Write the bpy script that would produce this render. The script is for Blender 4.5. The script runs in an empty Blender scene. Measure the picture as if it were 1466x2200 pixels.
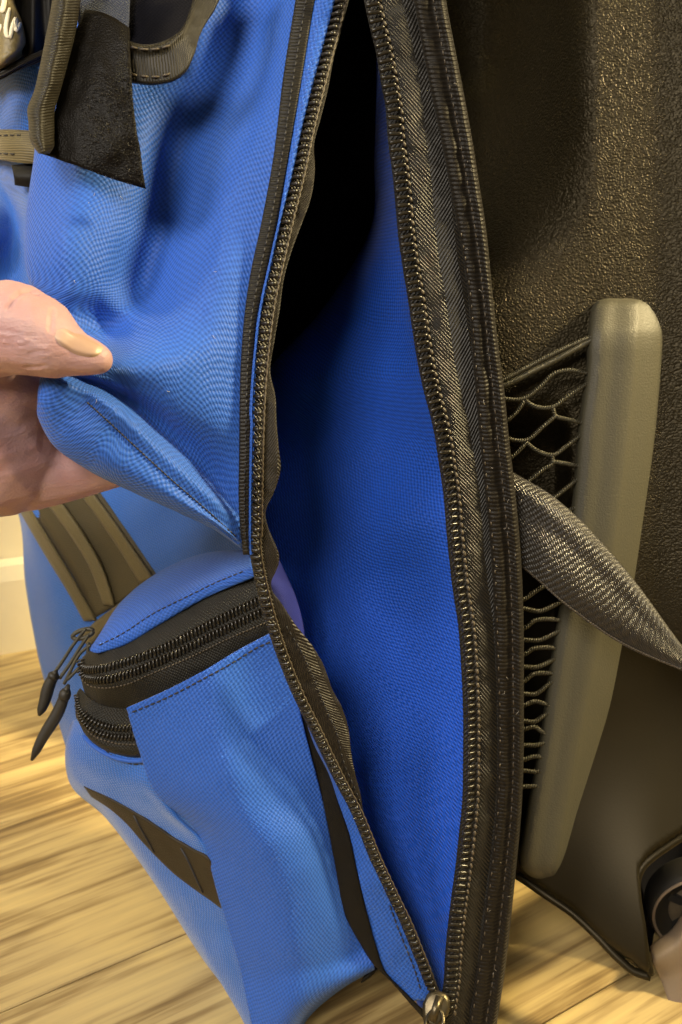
import bpy, bmesh, math, random
import numpy as np
from mathutils import Vector, Matrix, noise
from mathutils.bvhtree import BVHTree
random.seed(7)
R = math.radians
scene = bpy.context.scene
COL = scene.collection

# ------------------------------------------------------------------ camera
CAM_H, PITCH, FPX = 0.455, R(22), 2113.0
cam_d = bpy.data.cameras.new('camera'); cam = bpy.data.objects.new('camera', cam_d); COL.objects.link(cam)
cam.location = (0, 0, CAM_H); cam.rotation_euler = (R(90) - PITCH, 0, 0)
cam_d.sensor_fit = 'VERTICAL'; cam_d.sensor_height = 9.0; cam_d.lens = 9.0 * FPX / 2200.0
cam_d.clip_start = 0.01; cam_d.clip_end = 50
cam_d.dof.use_dof = True; cam_d.dof.focus_distance = 0.432
cam_d.dof.aperture_fstop = cam_d.lens / 2.2
scene.camera = cam

# ------------------------------------------------------------------ light
w = bpy.data.worlds.new("World"); scene.world = w; w.use_nodes = True
bg = w.node_tree.nodes['Background']; bg.inputs[0].default_value = (1.0, 0.84, 0.58, 1); bg.inputs[1].default_value = 0.10

def lamp(name, loc, target, size, power, color, size_y=None):
    l = bpy.data.lights.new(name, 'AREA'); l.energy = power; l.color = color
    l.shape = 'RECTANGLE' if size_y else 'DISK'; l.size = size
    if size_y: l.size_y = size_y
    o = bpy.data.objects.new(name, l); COL.objects.link(o); o.location = loc
    o.rotation_euler = (Vector(target) - Vector(loc)).to_track_quat('-Z', 'Y').to_euler()
    return o
lamp('ceiling_lamp', (-0.85, 0.75, 1.7), (-0.45, 0.72, 0.0), 0.35, 150, (1.0, 0.80, 0.28)).data.spread = R(90)
lamp('window_lamp', (-1.00, -0.12, 1.15), (0, 0.45, 0.3), 0.36, 8, (1.0, 0.93, 0.84))  # neutral light from the left, its source is unseen
lamp('room_lamp', (-0.47, -0.68, 1.34), (0, 0.45, 0.3), 0.55, 16, (1.0, 0.90, 0.76))  # fill light added from the front, source unseen
lamp('hall_lamp', (1.05, 0.43, 1.10), (0.16, 0.48, 0.40), 0.18, 3.0, (1.0, 0.80, 0.42)).data.spread = R(52)
scene.view_settings.view_transform = 'Standard'; scene.view_settings.look = 'None'
scene.view_settings.exposure = 0.45; scene.view_settings.gamma = 1

# ------------------------------------------------------------------ helpers
cp, sp_ = math.cos(PITCH), math.sin(PITCH)
def P(x, y, d):
    X = d * (x - 733) / FPX; Yc = -d * (y - 1100) / FPX
    return Vector((X, d * cp + Yc * sp_, CAM_H - d * sp_ + Yc * cp))
def PV(a):
    a = np.asarray(a, float); x, y, d = a[..., 0], a[..., 1], a[..., 2]
    X = d * (x - 733) / FPX; Yc = -d * (y - 1100) / FPX
    return np.stack([X, d * cp + Yc * sp_, CAM_H - d * sp_ + Yc * cp], -1)
def crom3(pts, t):
    p = np.asarray([tuple(v) for v in pts], float); s = np.concatenate([[0], np.cumsum(np.maximum(np.linalg.norm(np.diff(p, axis=0), axis=1), 1e-7))]); s /= s[-1]
    return herm(s, p, np.asarray(t)) if len(p) > 2 else p[0] + (p[1]-p[0])*np.asarray(t)[:, None]
def crom(pts, t):
    """Cubic (finite-difference tangents, non-uniform) interpolation of pts at t in 0..1 by chord length."""
    p = np.asarray(pts, float); n = len(p)
    if n == 2:
        return p[0] + (p[1] - p[0]) * np.asarray(t)[:, None]
    q = p.copy(); q[:, 2] = p[:, 2] * 2000
    s = np.concatenate([[0], np.cumsum(np.maximum(np.linalg.norm(np.diff(q, axis=0), axis=1), 1e-6))]); s /= s[-1]
    return herm(s, p, np.asarray(t))
def herm(s, p, t):
    n = len(s); h = np.diff(s); dl = (p[1:] - p[:-1]) / h[:, None]
    m = np.zeros_like(p); m[0] = dl[0]; m[-1] = dl[-1]
    m[1:-1] = (dl[:-1] * h[1:, None] + dl[1:] * h[:-1, None]) / (h[:-1] + h[1:])[:, None]
    i = np.clip(np.searchsorted(s, t, 'right') - 1, 0, n - 2)
    u = ((t - s[i]) / h[i])[:, None]; hh = h[i][:, None]
    return ((2*u**3 - 3*u**2 + 1) * p[i] + (u**3 - 2*u**2 + u) * hh * m[i] + (-2*u**3 + 3*u**2) * p[i+1] + (u**3 - u**2) * hh * m[i+1])
class Curve:
    """x as a smooth function of y"""
    def __init__(self, pts):
        a = np.array(sorted([(p[1], p[0]) for p in pts]), float); self.s = a[:, 0]; self.p = a[:, 1:2]
    def __call__(self, y):
        t = np.atleast_1d(np.asarray(y, float)); v = herm(self.s, self.p, np.clip(t, self.s[0], self.s[-1]))[:, 0]
        lo = t < self.s[0]; hi = t > self.s[-1]
        k0 = (self.p[1, 0]-self.p[0, 0])/(self.s[1]-self.s[0]); k1 = (self.p[-1, 0]-self.p[-2, 0])/(self.s[-1]-self.s[-2])
        v = np.where(lo, self.p[0, 0] + k0*(t-self.s[0]), v); v = np.where(hi, self.p[-1, 0] + k1*(t-self.s[-1]), v)
        return v if np.ndim(y) else float(v[0])
def SS(t):
    t = np.clip(t, 0, 1); return t*t*(3-2*t)

def link(o, parent=None):
    COL.objects.link(o)
    if parent is not None: o.parent = parent
    return o
def mesh_obj(name, verts, faces, mat, parent=None, smooth=True, uv=None):
    me = bpy.data.meshes.new(name); me.from_pydata([tuple(v) for v in verts], [], faces); me.update()
    if smooth: me.polygons.foreach_set('use_smooth', [True]*len(me.polygons))
    if uv is not None:
        l = me.uv_layers.new(name='UVMap'); idx = np.empty(len(me.loops), int); me.loops.foreach_get('vertex_index', idx)
        l.data.foreach_set('uv', np.asarray(uv, np.float32)[idx].ravel())
    me.materials.append(mat)
    return link(bpy.data.objects.new(name, me), parent)
SURF = {}
def surf(name, rows, nu, nv, mat, parent=None, thick=0.0016, wr=0.0, wscale=30, seed=0, key=None, disp=None, thick_in=True):
    g = np.array([crom(r, np.linspace(0, 1, nu)) for r in rows])            # rows x nu x 3
    g = g.transpose(1, 0, 2)                                               # nu x rows x 3
    if len(rows) == 2: full = np.array([crom(c, np.linspace(0, 1, nv)) for c in g])
    else:
        q = g.copy(); q[..., 2] *= 2000
        sd = np.linalg.norm(np.diff(q, axis=1), axis=2).mean(0); s = np.concatenate([[0], np.cumsum(np.maximum(sd, 1e-6))]); s /= s[-1]
        full = np.array([herm(s, c, np.linspace(0, 1, nv)) for c in g])
    full = full.transpose(1, 0, 2)                                         # nv x nu x 3
    if disp is not None: full[..., 2] += disp(full[..., 0], full[..., 1], np.linspace(0, 1, nu)[None, :], np.linspace(0, 1, nv)[:, None])
    if wr:
        for j in range(nv):
            for i in range(nu):
                x, y, d = full[j, i]; full[j, i, 2] += wr * noise.noise(Vector((x/2113*wscale + seed, y/2113*wscale, seed)))  + .4*wr*noise.noise(Vector((x/2113*wscale*2.3, y/2113*wscale*2.3, seed+5)))
    V = PV(full)
    du = np.concatenate([np.zeros((nv, 1)), np.cumsum(np.linalg.norm(np.diff(V, axis=1), axis=2), axis=1)], 1)
    dv = np.concatenate([np.zeros((1, nu)), np.cumsum(np.linalg.norm(np.diff(V, axis=0), axis=2), axis=0)], 0)
    uv = np.stack([du, dv], -1).reshape(-1, 2)
    # make normals face the camera
    nrm = np.cross(V[1:, :-1] - V[:-1, :-1], V[:-1, 1:] - V[:-1, :-1]); tocam = np.array([0, 0, CAM_H]) - V[:-1, :-1]
    flip = (nrm * tocam).sum() < 0
    F = []
    for j in range(nv-1):
        for i in range(nu-1):
            a = j*nu+i; f = (a, a+nu, a+nu+1, a+1); F.append(f[::-1] if flip else f)
    VV = V.reshape(-1, 3)
    o = mesh_obj(name, VV, F, mat, parent, True, uv)
    if key: SURF[key] = BVHTree.FromPolygons([Vector(v) for v in VV], F)
    if thick:
        m = o.modifiers.new('thickness', 'SOLIDIFY'); m.thickness = thick; m.offset = -1 if thick_in else 0
    return o
CAMP = Vector((0, 0, CAM_H))
def on(key, x, y, off=0.0004):
    """point of a surface seen at a picture point, lifted towards the camera"""
    dr = (P(x, y, 1) - CAMP).normalized(); h = SURF[key].ray_cast(CAMP, dr)
    if h[0] is None: return None
    return h[0] - dr*off
def band(name, Lx, Rx, ys, dL, dR, mat, parent, nu=8, thick=.0008, bulge=0.0, key=None, wr=0, wscale=60, seed=0, nv=None):
    """strip between two x(y) curves; dL,dR depth functions"""
    rows = []
    for y in ys:
        a, b = Lx(y), Rx(y); r = []
        for k in range(5):
            t = k/4; r.append((a+(b-a)*t, y, dL(y)*(1-t)+dR(y)*t - bulge*4*t*(1-t)))
        rows.append(r)
    return surf(name, rows, nu, nv or len(ys)*3, mat, parent, thick, wr, wscale, seed, key)
def tube_geo(pts, r, ns=8, caps=True):
    pts = [Vector(p) for p in pts]; n = len(pts); rr = r if hasattr(r, '__len__') else [r]*n
    V, F = [], []; up = Vector((0.13, -0.9, 0.41)).normalized(); prev = None
    for i, p in enumerate(pts):
        t = (pts[min(i+1, n-1)] - pts[max(i-1, 0)]).normalized()
        a = t.cross(up) if prev is None else (prev - t*prev.dot(t))
        if a.length < 1e-6: a = t.orthogonal()
        a.normalize(); b = t.cross(a); prev = a
        for k in range(ns):
            an = 2*math.pi*k/ns; V.append(p + (a*math.cos(an) + b*math.sin(an))*rr[i])
    for i in range(n-1):
        for k in range(ns):
            F.append((i*ns+k, i*ns+(k+1) % ns, (i+1)*ns+(k+1) % ns, (i+1)*ns+k))
    if caps: F += [tuple(range(ns))[::-1], tuple((n-1)*ns+k for k in range(ns))]
    return V, F
class MB:
    def __init__(s): s.V, s.F = [], []
    def add(s, V, F):
        b = len(s.V); s.V += list(V); s.F += [tuple(i+b for i in f) for f in F]; return s
    def tube(s, pts, r, ns=8): return s.add(*tube_geo(pts, r, ns))
    def box(s, c, ax, ay, az):
        c, ax, ay, az = map(Vector, (c, ax, ay, az))
        V = [c+ax*i+ay*j+az*k for k in (-1, 1) for j in (-1, 1) for i in (-1, 1)]
        return s.add(V, [(0, 2, 3, 1), (4, 5, 7, 6), (0, 1, 5, 4), (2, 6, 7, 3), (0, 4, 6, 2), (1, 3, 7, 5)])
    def build(s, name, mat, parent=None, smooth=True):
        o = mesh_obj(name, s.V, s.F, mat, parent, smooth); return o
def spline3(pts, n): return [tuple(v) for v in crom(pts, np.linspace(0, 1, n))]
def stitches(name, key, pts, mat, parent, step=11, fill=.62, r=.00032, off=.00025, sag=.0002):
    """dashed thread lying on a surface along a picture-space polyline"""
    p = crom([(a, b, .4) for a, b in pts], np.linspace(0, 1, 400)); s = np.concatenate([[0], np.cumsum(np.hypot(*np.diff(p[:, :2], axis=0).T))])
    mb = MB(); k = 0.0
    while k < s[-1]-step*fill:
        q = []
        for f in (0, .25, .5, .75, 1):
            t = k + step*fill*f; x = np.interp(t, s, p[:, 0]); y = np.interp(t, s, p[:, 1])
            h = on(key, x, y, off + (sag if 0 < f < 1 else -r)); q.append(h)
        if all(v is not None for v in q) and (q[0]-q[-1]).length < .03: mb.tube(q, [r*.7, r, r, r, r*.7], 6)
        k += step
    return mb.build(name, mat, parent) if mb.V else None

# ------------------------------------------------------------------ materials
def new_mat(name):
    m = bpy.data.materials.new(name); m.use_nodes = True; nt = m.node_tree; b = nt.nodes['Principled BSDF']; return m, nt, b
def nd(nt, t, **kw):
    n = nt.nodes.new(t)
    for k, v in kw.items(): setattr(n, k, v)
    return n
def mth(nt, op, a, b=None, c=None):
    n = nd(nt, 'ShaderNodeMath', operation=op)
    for i, v in enumerate((a, b, c)):
        if v is None: continue
        if isinstance(v, (int, float)): n.inputs[i].default_value = v
        else: nt.links.new(v, n.inputs[i])
    return n.outputs[0]
def mixc(nt, f, a, b):
    n = nd(nt, 'ShaderNodeMix', data_type='RGBA')
    for i, v in ((0, f), (6, a), (7, b)):
        if isinstance(v, (int, float)): n.inputs[i].default_value = v
        elif isinstance(v, tuple): n.inputs[i].default_value = (*v, 1)
        else: nt.links.new(v, n.inputs[i])
    return n.outputs[2]
def uvs(nt):
    u = nd(nt, 'ShaderNodeUVMap'); s = nd(nt, 'ShaderNodeSeparateXYZ'); nt.links.new(u.outputs[0], s.inputs[0]); return s.outputs[0], s.outputs[1]
def bump(nt, b, h, strength, dist):
    n = nd(nt, 'ShaderNodeBump'); n.inputs['Strength'].default_value = strength; n.inputs['Distance'].default_value = dist
    nt.links.new(h, n.inputs['Height']); nt.links.new(n.outputs[0], b.inputs['Normal']); return n
def wob(nt, scale, amt):
    """slow irregularity so the weave does not run ruler-straight"""
    tc = nd(nt, 'ShaderNodeNewGeometry'); n = nd(nt, 'ShaderNodeTexNoise'); n.inputs['Scale'].default_value = scale; n.inputs['Detail'].default_value = 2
    nt.links.new(tc.outputs['Position'], n.inputs['Vector']); return mth(nt, 'MULTIPLY', mth(nt, 'SUBTRACT', n.outputs[0], .5), amt), n.outputs[0]
def weave(name, col, pitch=.0028, rough=.55, dist=.00034, sheen=.14, dark=.55, wb=1.0, spec=.24, rot=0.0, var=.12, strength=.9, sheen_col=(1, 1, 1)):
    m, nt, b = new_mat(name); u, v = uvs(nt)
    w1, n1 = wob(nt, 45, .0005*wb); w2, _ = wob(nt, 420, .0007*wb)
    u = mth(nt, 'ADD', u, mth(nt, 'ADD', w1, w2)); v = mth(nt, 'ADD', v, mth(nt, 'MULTIPLY', w1, -.7))
    if rot:
        c, s = math.cos(rot), math.sin(rot)
        u, v = mth(nt, 'ADD', mth(nt, 'MULTIPLY', u, c), mth(nt, 'MULTIPLY', v, s)), mth(nt, 'SUBTRACT', mth(nt, 'MULTIPLY', v, c), mth(nt, 'MULTIPLY', u, s))
    k = 2*math.pi/pitch
    def jit(t, seed):
        f = mth(nt, 'FLOOR', mth(nt, 'ADD', mth(nt, 'MULTIPLY', t, 2/pitch), seed)); wn_ = nd(nt, 'ShaderNodeTexWhiteNoise', noise_dimensions='1D'); nt.links.new(f, wn_.inputs['W']); return mth(nt, 'MULTIPLY', mth(nt, 'SUBTRACT', wn_.outputs[0], .5), pitch*.17)
    u0, v0 = u, v
    u = mth(nt, 'ADD', u0, jit(v0, 17.3)); v = mth(nt, 'ADD', v0, jit(u0, 91.7))
    a = mth(nt, 'SINE', mth(nt, 'MULTIPLY', u, k)); c = mth(nt, 'SINE', mth(nt, 'MULTIPLY', v, k))
    h = mth(nt, 'MULTIPLY_ADD', mth(nt, 'MULTIPLY', a, c), .5, .5)
    h = mth(nt, 'POWER', h, .8)
    thr = nd(nt, 'ShaderNodeTexNoise'); thr.inputs['Scale'].default_value = 1500; thr.inputs['Detail'].default_value = 1
    g = nd(nt, 'ShaderNodeNewGeometry'); nt.links.new(g.outputs['Position'], thr.inputs['Vector'])
    h2 = mth(nt, 'MULTIPLY_ADD', thr.outputs[0], .25, h)
    lo = tuple(x*(1-dark) for x in col); base = mixc(nt, h, lo, col)
    base = mixc(nt, mth(nt, 'MULTIPLY', n1, var), base, tuple(min(1, x*1.5+.01) for x in col))
    nt.links.new(base, b.inputs['Base Color'])
    b.inputs['Roughness'].default_value = rough; b.inputs['Specular IOR Level'].default_value = spec
    b.inputs['Sheen Weight'].default_value = sheen; b.inputs['Sheen Roughness'].default_value = .4; b.inputs['Sheen Tint'].default_value = (*sheen_col, 1)
    bump(nt, b, h2, strength, dist); return m
def ribbed(name, col, pitch=.0016, rough=.5, dist=.0003, sheen=.04, axis='v', spec=.3):
    m, nt, b = new_mat(name); u, v = uvs(nt); w1, n1 = wob(nt, 90, .0012)
    t = mth(nt, 'ADD', v if axis == 'v' else u, w1)
    h = mth(nt, 'MULTIPLY_ADD', mth(nt, 'SINE', mth(nt, 'MULTIPLY', t, 2*math.pi/pitch)), .5, .5)
    thr = nd(nt, 'ShaderNodeTexNoise'); thr.inputs['Scale'].default_value = 1400
    g = nd(nt, 'ShaderNodeNewGeometry'); nt.links.new(g.outputs['Position'], thr.inputs['Vector'])
    h = mth(nt, 'MULTIPLY_ADD', thr.outputs[0], .4, h)
    nt.links.new(mixc(nt, h, tuple(x*.45 for x in col), tuple(x*1.15 for x in col)), b.inputs['Base Color'])
    b.inputs['Roughness'].default_value = rough; b.inputs['Sheen Weight'].default_value = sheen; b.inputs['Specular IOR Level'].default_value = spec
    bump(nt, b, h, .9, dist); return m
def herring(name, col, pitch=.0021, width=.0085, rough=.5, dist=.0003, flip=1):
    m, nt, b = new_mat(name); u, v = uvs(nt); w1, n1 = wob(nt, 80, .0012)
    z = mth(nt, 'PINGPONG', u, width)
    t = mth(nt, 'ADD', mth(nt, 'ADD', mth(nt, 'MULTIPLY', z, 1.25*flip), v), w1)
    h = mth(nt, 'MULTIPLY_ADD', mth(nt, 'SINE', mth(nt, 'MULTIPLY', t, 2*math.pi/pitch)), .5, .5)
    thr = nd(nt, 'ShaderNodeTexNoise'); thr.inputs['Scale'].default_value = 1300
    g = nd(nt, 'ShaderNodeNewGeometry'); nt.links.new(g.outputs['Position'], thr.inputs['Vector'])
    h = mth(nt, 'MULTIPLY_ADD', thr.outputs[0], .7, h)
    nt.links.new(mixc(nt, mth(nt, 'MULTIPLY', h, .7), tuple(x*.55 for x in col), tuple(x*1.1 for x in col)), b.inputs['Base Color'])
    b.inputs['Roughness'].default_value = rough; b.inputs['Sheen Weight'].default_value = .03; b.inputs['Specular IOR Level'].default_value = .4
    bump(nt, b, h, 1.0, dist); return m
def plain(name, col, rough=.5, spec=.5, metal=0, nscale=400, nd_=.0001, var=.25, sss=0, coat=0):
    m, nt, b = new_mat(name); g = nd(nt, 'ShaderNodeNewGeometry'); n = nd(nt, 'ShaderNodeTexNoise'); n.inputs['Scale'].default_value = nscale; n.inputs['Detail'].default_value = 4
    nt.links.new(g.outputs['Position'], n.inputs['Vector'])
    nt.links.new(mixc(nt, n.outputs[0], tuple(x*(1-var) for x in col), tuple(min(1, x*(1+var)) for x in col)), b.inputs['Base Color'])
    b.inputs['Roughness'].default_value = rough; b.inputs['Specular IOR Level'].default_value = spec; b.inputs['Metallic'].default_value = metal
    b.inputs['Coat Weight'].default_value = coat
    bump(nt, b, n.outputs[0], .6, nd_); return m

BLUE = (.030, .122, .55)
M_blue = weave('blue_nylon', BLUE)
M_blue_fine = weave('blue_nylon_fine', BLUE, pitch=.0026, rot=.5, sheen=.06)
M_blue_front_lit = weave('blue_nylon_front_lit', (.034, .150, .58), pitch=.0023, rot=.5, sheen=.28)  # same nylon for lit front faces, brightness put into colour and sheen
M_blue_in = weave('blue_nylon_inside', (.010, .095, .66), pitch=.0026, dist=.0005, dark=.7, rot=.6, sheen=.08, rough=.6)
M_lav = weave('lavender_lining', (.19, .22, .90), pitch=.0009, dist=.0001, dark=.12)
M_lining = weave('black_lining', (.006, .006, .010), pitch=.0018, dist=.0002, sheen=.0, spec=.1, rough=.9)
M_gros = ribbed('black_grosgrain', (.0075, .006, .004))
M_bind = ribbed('brown_black_binding', (.0085, .0062, .0036), pitch=.0019, dist=.00022, spec=.18)
M_herr = herring('herringbone_zip_tape', (.007, .0057, .004))
M_herr_in = herring('wavy_zip_tape', (.013, .0095, .0065), pitch=.0017, width=.006, flip=-1)
M_zipdark = weave('dark_zip_tape', (.010, .009, .006), pitch=.0017, sheen=.02, spec=.3)
M_tooth = plain('black_nylon_tooth', (.012, .0098, .007), rough=.30, spec=.5, nscale=900, nd_=.00003)
M_thread = plain('dark_thread', (.016, .016, .020), rough=.6, nscale=2500)
M_thread_br = plain('brown_thread', (.070, .055, .038), rough=.5, nscale=2500)
M_web = weave('charcoal_webbing', (.024, .019, .014), pitch=.0026, wb=.15, dist=.0005, rough=.42, sheen=.12, dark=.75, spec=.6, strength=1)
M_olive = ribbed('olive_black_webbing', (.014, .011, .0052), pitch=.0012, dist=.00015, sheen=.02)
M_olive_lit = ribbed('olive_webbing_lit', (.115, .090, .038), pitch=.0012, dist=.00015, sheen=.1)  # olive webbing again, strong lamp light put into its colour
M_org = ribbed('organizer_webbing', (.060, .047, .022), pitch=.0014, dist=.0002)  # raised to a mid tone, lamp light put into the colour
M_bandbr = weave('brown_webbing_band', (.028, .020, .009), pitch=.0012, dist=.00015, sheen=.03, spec=.3, dark=.3)
M_black = weave('black_strip', (.007, .006, .005), pitch=.0013, dist=.0001, sheen=.0, spec=.2)
M_metal = plain('gunmetal', (.11, .09, .055), rough=.36, metal=.85, nscale=300)
M_rubber = plain('dark_rubber_pull', (.013, .0105, .007), rough=.55)
M_cord = plain('black_cord', (.040, .035, .020), rough=.5, nscale=1500, nd_=.0002)
M_rail = plain('grey_plastic_rail', (.066, .061, .042), rough=.5, spec=.35, nscale=1100, nd_=.0004, var=.08)
M_guard = plain('taupe_plastic_guard', (.21, .16, .115), rough=.5, spec=.3, nscale=800, nd_=.0001, var=.06)
M_tyre = plain('tyre_rubber', (.007, .006, .005), rough=.7, nscale=500)
M_hub = plain('hub_plastic', (.09, .07, .045), rough=.55, nscale=500)
M_white = plain('cream_print', (.80, .72, .52), rough=.6, nscale=900)
M_lint = plain('lint_fibre', (.55, .50, .42), rough=.7)
M_label = plain('olive_label', (.15, .115, .045), rough=.5, nscale=500, nd_=.0007, var=.35)
def nail_mat():
    m, nt, b = new_mat('nail'); u, v = uvs(nt); w1, n1 = wob(nt, 400, .0006)
    t = mth(nt, 'DIVIDE', mth(nt, 'ADD', u, w1), .0205)
    cr = nd(nt, 'ShaderNodeValToRGB'); nt.links.new(t, cr.inputs[0]); el = cr.color_ramp.elements
    el[0].position = 0; el[0].color = (.42, .30, .25, 1); el[1].position = 1; el[1].color = (.44, .33, .21, 1)
    for p_, c_ in ((.14, (.41, .29, .235)), (.30, (.35, .225, .17)), (.78, (.36, .235, .165)), (.88, (.42, .31, .20))):
        e_ = el.new(p_); e_.color = (*c_, 1)
    nt.links.new(cr.outputs[0], b.inputs['Base Color']); b.inputs['Roughness'].default_value = .42; b.inputs['Specular IOR Level'].default_value = .5
    return m
M_nail = nail_mat()

def velcro_mat():
    m, nt, b = new_mat('hook_tape'); g = nd(nt, 'ShaderNodeNewGeometry')
    v = nd(nt, 'ShaderNodeTexVoronoi'); v.inputs['Scale'].default_value = 1500; nt.links.new(g.outputs['Position'], v.inputs['Vector'])
    n = nd(nt, 'ShaderNodeTexNoise'); n.inputs['Scale'].default_value = 330; n.inputs['Detail'].default_value = 6; nt.links.new(g.outputs['Position'], n.inputs['Vector'])
    h = mth(nt, 'ADD', v.outputs[0], n.outputs[0]); b.inputs['Base Color'].default_value = (.005, .004, .003, 1)
    b.inputs['Roughness'].default_value = .45; b.inputs['Specular IOR Level'].default_value = .12; bump(nt, b, h, 1, .00022); return m
M_velcro = velcro_mat()
def shell_mat():
    m, nt, b = new_mat('pebbled_plastic'); g = nd(nt, 'ShaderNodeNewGeometry')
    wn = nd(nt, 'ShaderNodeTexNoise'); wn.inputs['Scale'].default_value = 260; nt.links.new(g.outputs['Position'], wn.inputs['Vector'])
    ad = nd(nt, 'ShaderNodeVectorMath', operation='MULTIPLY_ADD'); nt.links.new(wn.outputs['Color'], ad.inputs[0]); ad.inputs[1].default_value = (.0026,)*3; nt.links.new(g.outputs['Position'], ad.inputs[2])
    v = nd(nt, 'ShaderNodeTexVoronoi', feature='SMOOTH_F1'); v.inputs['Scale'].default_value = 880; v.inputs['Smoothness'].default_value = .5; nt.links.new(ad.outputs[0], v.inputs['Vector'])
    n = nd(nt, 'ShaderNodeTexNoise'); n.inputs['Scale'].default_value = 900; n.inputs['Detail'].default_value = 3; nt.links.new(g.outputs['Position'], n.inputs['Vector'])
    big = nd(nt, 'ShaderNodeTexNoise'); big.inputs['Scale'].default_value = 22; big.inputs['Detail'].default_value = 4; nt.links.new(g.outputs['Position'], big.inputs['Vector'])
    s = nd(nt, 'ShaderNodeSeparateXYZ'); nt.links.new(g.outputs['Position'], s.inputs[0])
    fade = nd(nt, 'ShaderNodeMapRange'); nt.links.new(s.outputs[2], fade.inputs[0]); fade.inputs[1].default_value = .18; fade.inputs[2].default_value = .27; fade.inputs[3].default_value = .04; fade.inputs[4].default_value = 1
    h = mth(nt, 'MULTIPLY', mth(nt, 'MULTIPLY_ADD', n.outputs[0], .35, mth(nt, 'MULTIPLY', v.outputs[0], -1.3)), fade.outputs[0])
    nt.links.new(mixc(nt, big.outputs[0], (.0048, .0036, .0016), (.0110, .0084, .0037)), b.inputs['Base Color'])
    r = nd(nt, 'ShaderNodeMapRange'); nt.links.new(big.outputs[0], r.inputs[0]); r.inputs[3].default_value = .40; r.inputs[4].default_value = .56; nt.links.new(r.outputs[0], b.inputs['Roughness'])
    b.inputs['Specular IOR Level'].default_value = .34; b.inputs['Specular Tint'].default_value = (1, .86, .6, 1); bump(nt, b, h, 1, .00042); return m
M_shell = shell_mat()
def skin_mat():
    m, nt, b = new_mat('skin'); g = nd(nt, 'ShaderNodeNewGeometry')
    n = nd(nt, 'ShaderNodeTexNoise'); n.inputs['Scale'].default_value = 60; n.inputs['Detail'].default_value = 5; nt.links.new(g.outputs['Position'], n.inputs['Vector'])
    bl = nd(nt, 'ShaderNodeTexNoise'); bl.inputs['Scale'].default_value = 38; bl.inputs['Detail'].default_value = 3; nt.links.new(g.outputs['Position'], bl.inputs['Vector'])
    mr = nd(nt, 'ShaderNodeMapRange'); nt.links.new(bl.outputs[0], mr.inputs[0]); mr.inputs[1].default_value = .45; mr.inputs[2].default_value = .75; mr.inputs[4].default_value = .55
    nt.links.new(mixc(nt, mr.outputs[0], mixc(nt, n.outputs[0], (.335, .19, .19), (.48, .32, .325)), (.40, .19, .18)), b.inputs['Base Color'])
    mp = nd(nt, 'ShaderNodeMapping'); mp.inputs['Scale'].default_value = (130, 300, 620); mp.inputs['Rotation'].default_value = (0, R(12), 0); nt.links.new(g.outputs['Position'], mp.inputs['Vector'])
    l = nd(nt, 'ShaderNodeTexNoise'); l.inputs['Scale'].default_value = 1; l.inputs['Detail'].default_value = 4; l.inputs['Distortion'].default_value = .6; nt.links.new(mp.outputs[0], l.inputs['Vector'])
    v = nd(nt, 'ShaderNodeTexVoronoi'); v.inputs['Scale'].default_value = 900; nt.links.new(g.outputs['Position'], v.inputs['Vector'])
    h = mth(nt, 'ADD', mth(nt, 'MULTIPLY', l.outputs[0], 1.0), mth(nt, 'MULTIPLY', v.outputs[0], .25))
    b.inputs['Roughness'].default_value = .55; b.inputs['Subsurface Weight'].default_value = .12; b.inputs['Subsurface Radius'].default_value = (.004, .0015, .0008); b.inputs['Subsurface Scale'].default_value = 1
    bump(nt, b, h, .8, .00042); return m
M_skin = skin_mat()
PLANK_ANG = R(31)
def wood_mat():
    m, nt, b = new_mat('laminate_wood'); g = nd(nt, 'ShaderNodeNewGeometry'); oi = nd(nt, 'ShaderNodeObjectInfo')
    rot = nd(nt, 'ShaderNodeVectorRotate', rotation_type='Z_AXIS'); rot.inputs['Angle'].default_value = -PLANK_ANG; nt.links.new(g.outputs['Position'], rot.inputs['Vector'])
    off = nd(nt, 'ShaderNodeVectorMath', operation='MULTIPLY_ADD'); cmb = nd(nt, 'ShaderNodeCombineXYZ')
    for i in range(3): nt.links.new(oi.outputs['Random'], cmb.inputs[i])
    nt.links.new(cmb.outputs[0], off.inputs[0]); off.inputs[1].default_value = (3, 5, 7); nt.links.new(rot.outputs[0], off.inputs[2])
    def nz(scale, sc, det, dis):
        mp = nd(nt, 'ShaderNodeMapping'); mp.inputs['Scale'].default_value = sc; nt.links.new(off.outputs[0], mp.inputs['Vector'])
        n = nd(nt, 'ShaderNodeTexNoise'); n.inputs['Scale'].default_value = scale; n.inputs['Detail'].default_value = det; n.inputs['Distortion'].default_value = dis; nt.links.new(mp.outputs[0], n.inputs['Vector']); return n.outputs[0]
    a = nz(6, (.9, 9, 1), 6, .8); c = nz(26, (.35, 9, 1), 7, .35); e = nz(9, (1, 2.2, 1), 3, 1.2)
    f = mth(nt, 'ADD', mth(nt, 'ADD', mth(nt, 'MULTIPLY', a, .5), mth(nt, 'MULTIPLY', c, .50)), mth(nt, 'MULTIPLY', e, .3))
    f = mth(nt, 'ADD', f, mth(nt, 'MULTIPLY', oi.outputs['Random'], .06))
    cr = nd(nt, 'ShaderNodeValToRGB'); nt.links.new(f, cr.inputs[0]); el = cr.color_ramp.elements
    el[0].position = .48; el[0].color = (.115, .068, .027, 1); el[1].position = .86; el[1].color = (.62, .465, .19, 1)
    x = el.new(.60); x.color = (.28, .19, .075, 1); x = el.new(.71); x.color = (.50, .37, .16, 1)
    nt.links.new(cr.outputs[0], b.inputs['Base Color']); b.inputs['Roughness'].default_value = .42; bump(nt, b, f, .4, .0006); return m
M_wood = wood_mat()
M_gap = plain('dark_joint', (.10, .065, .03), rough=.8)
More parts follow.
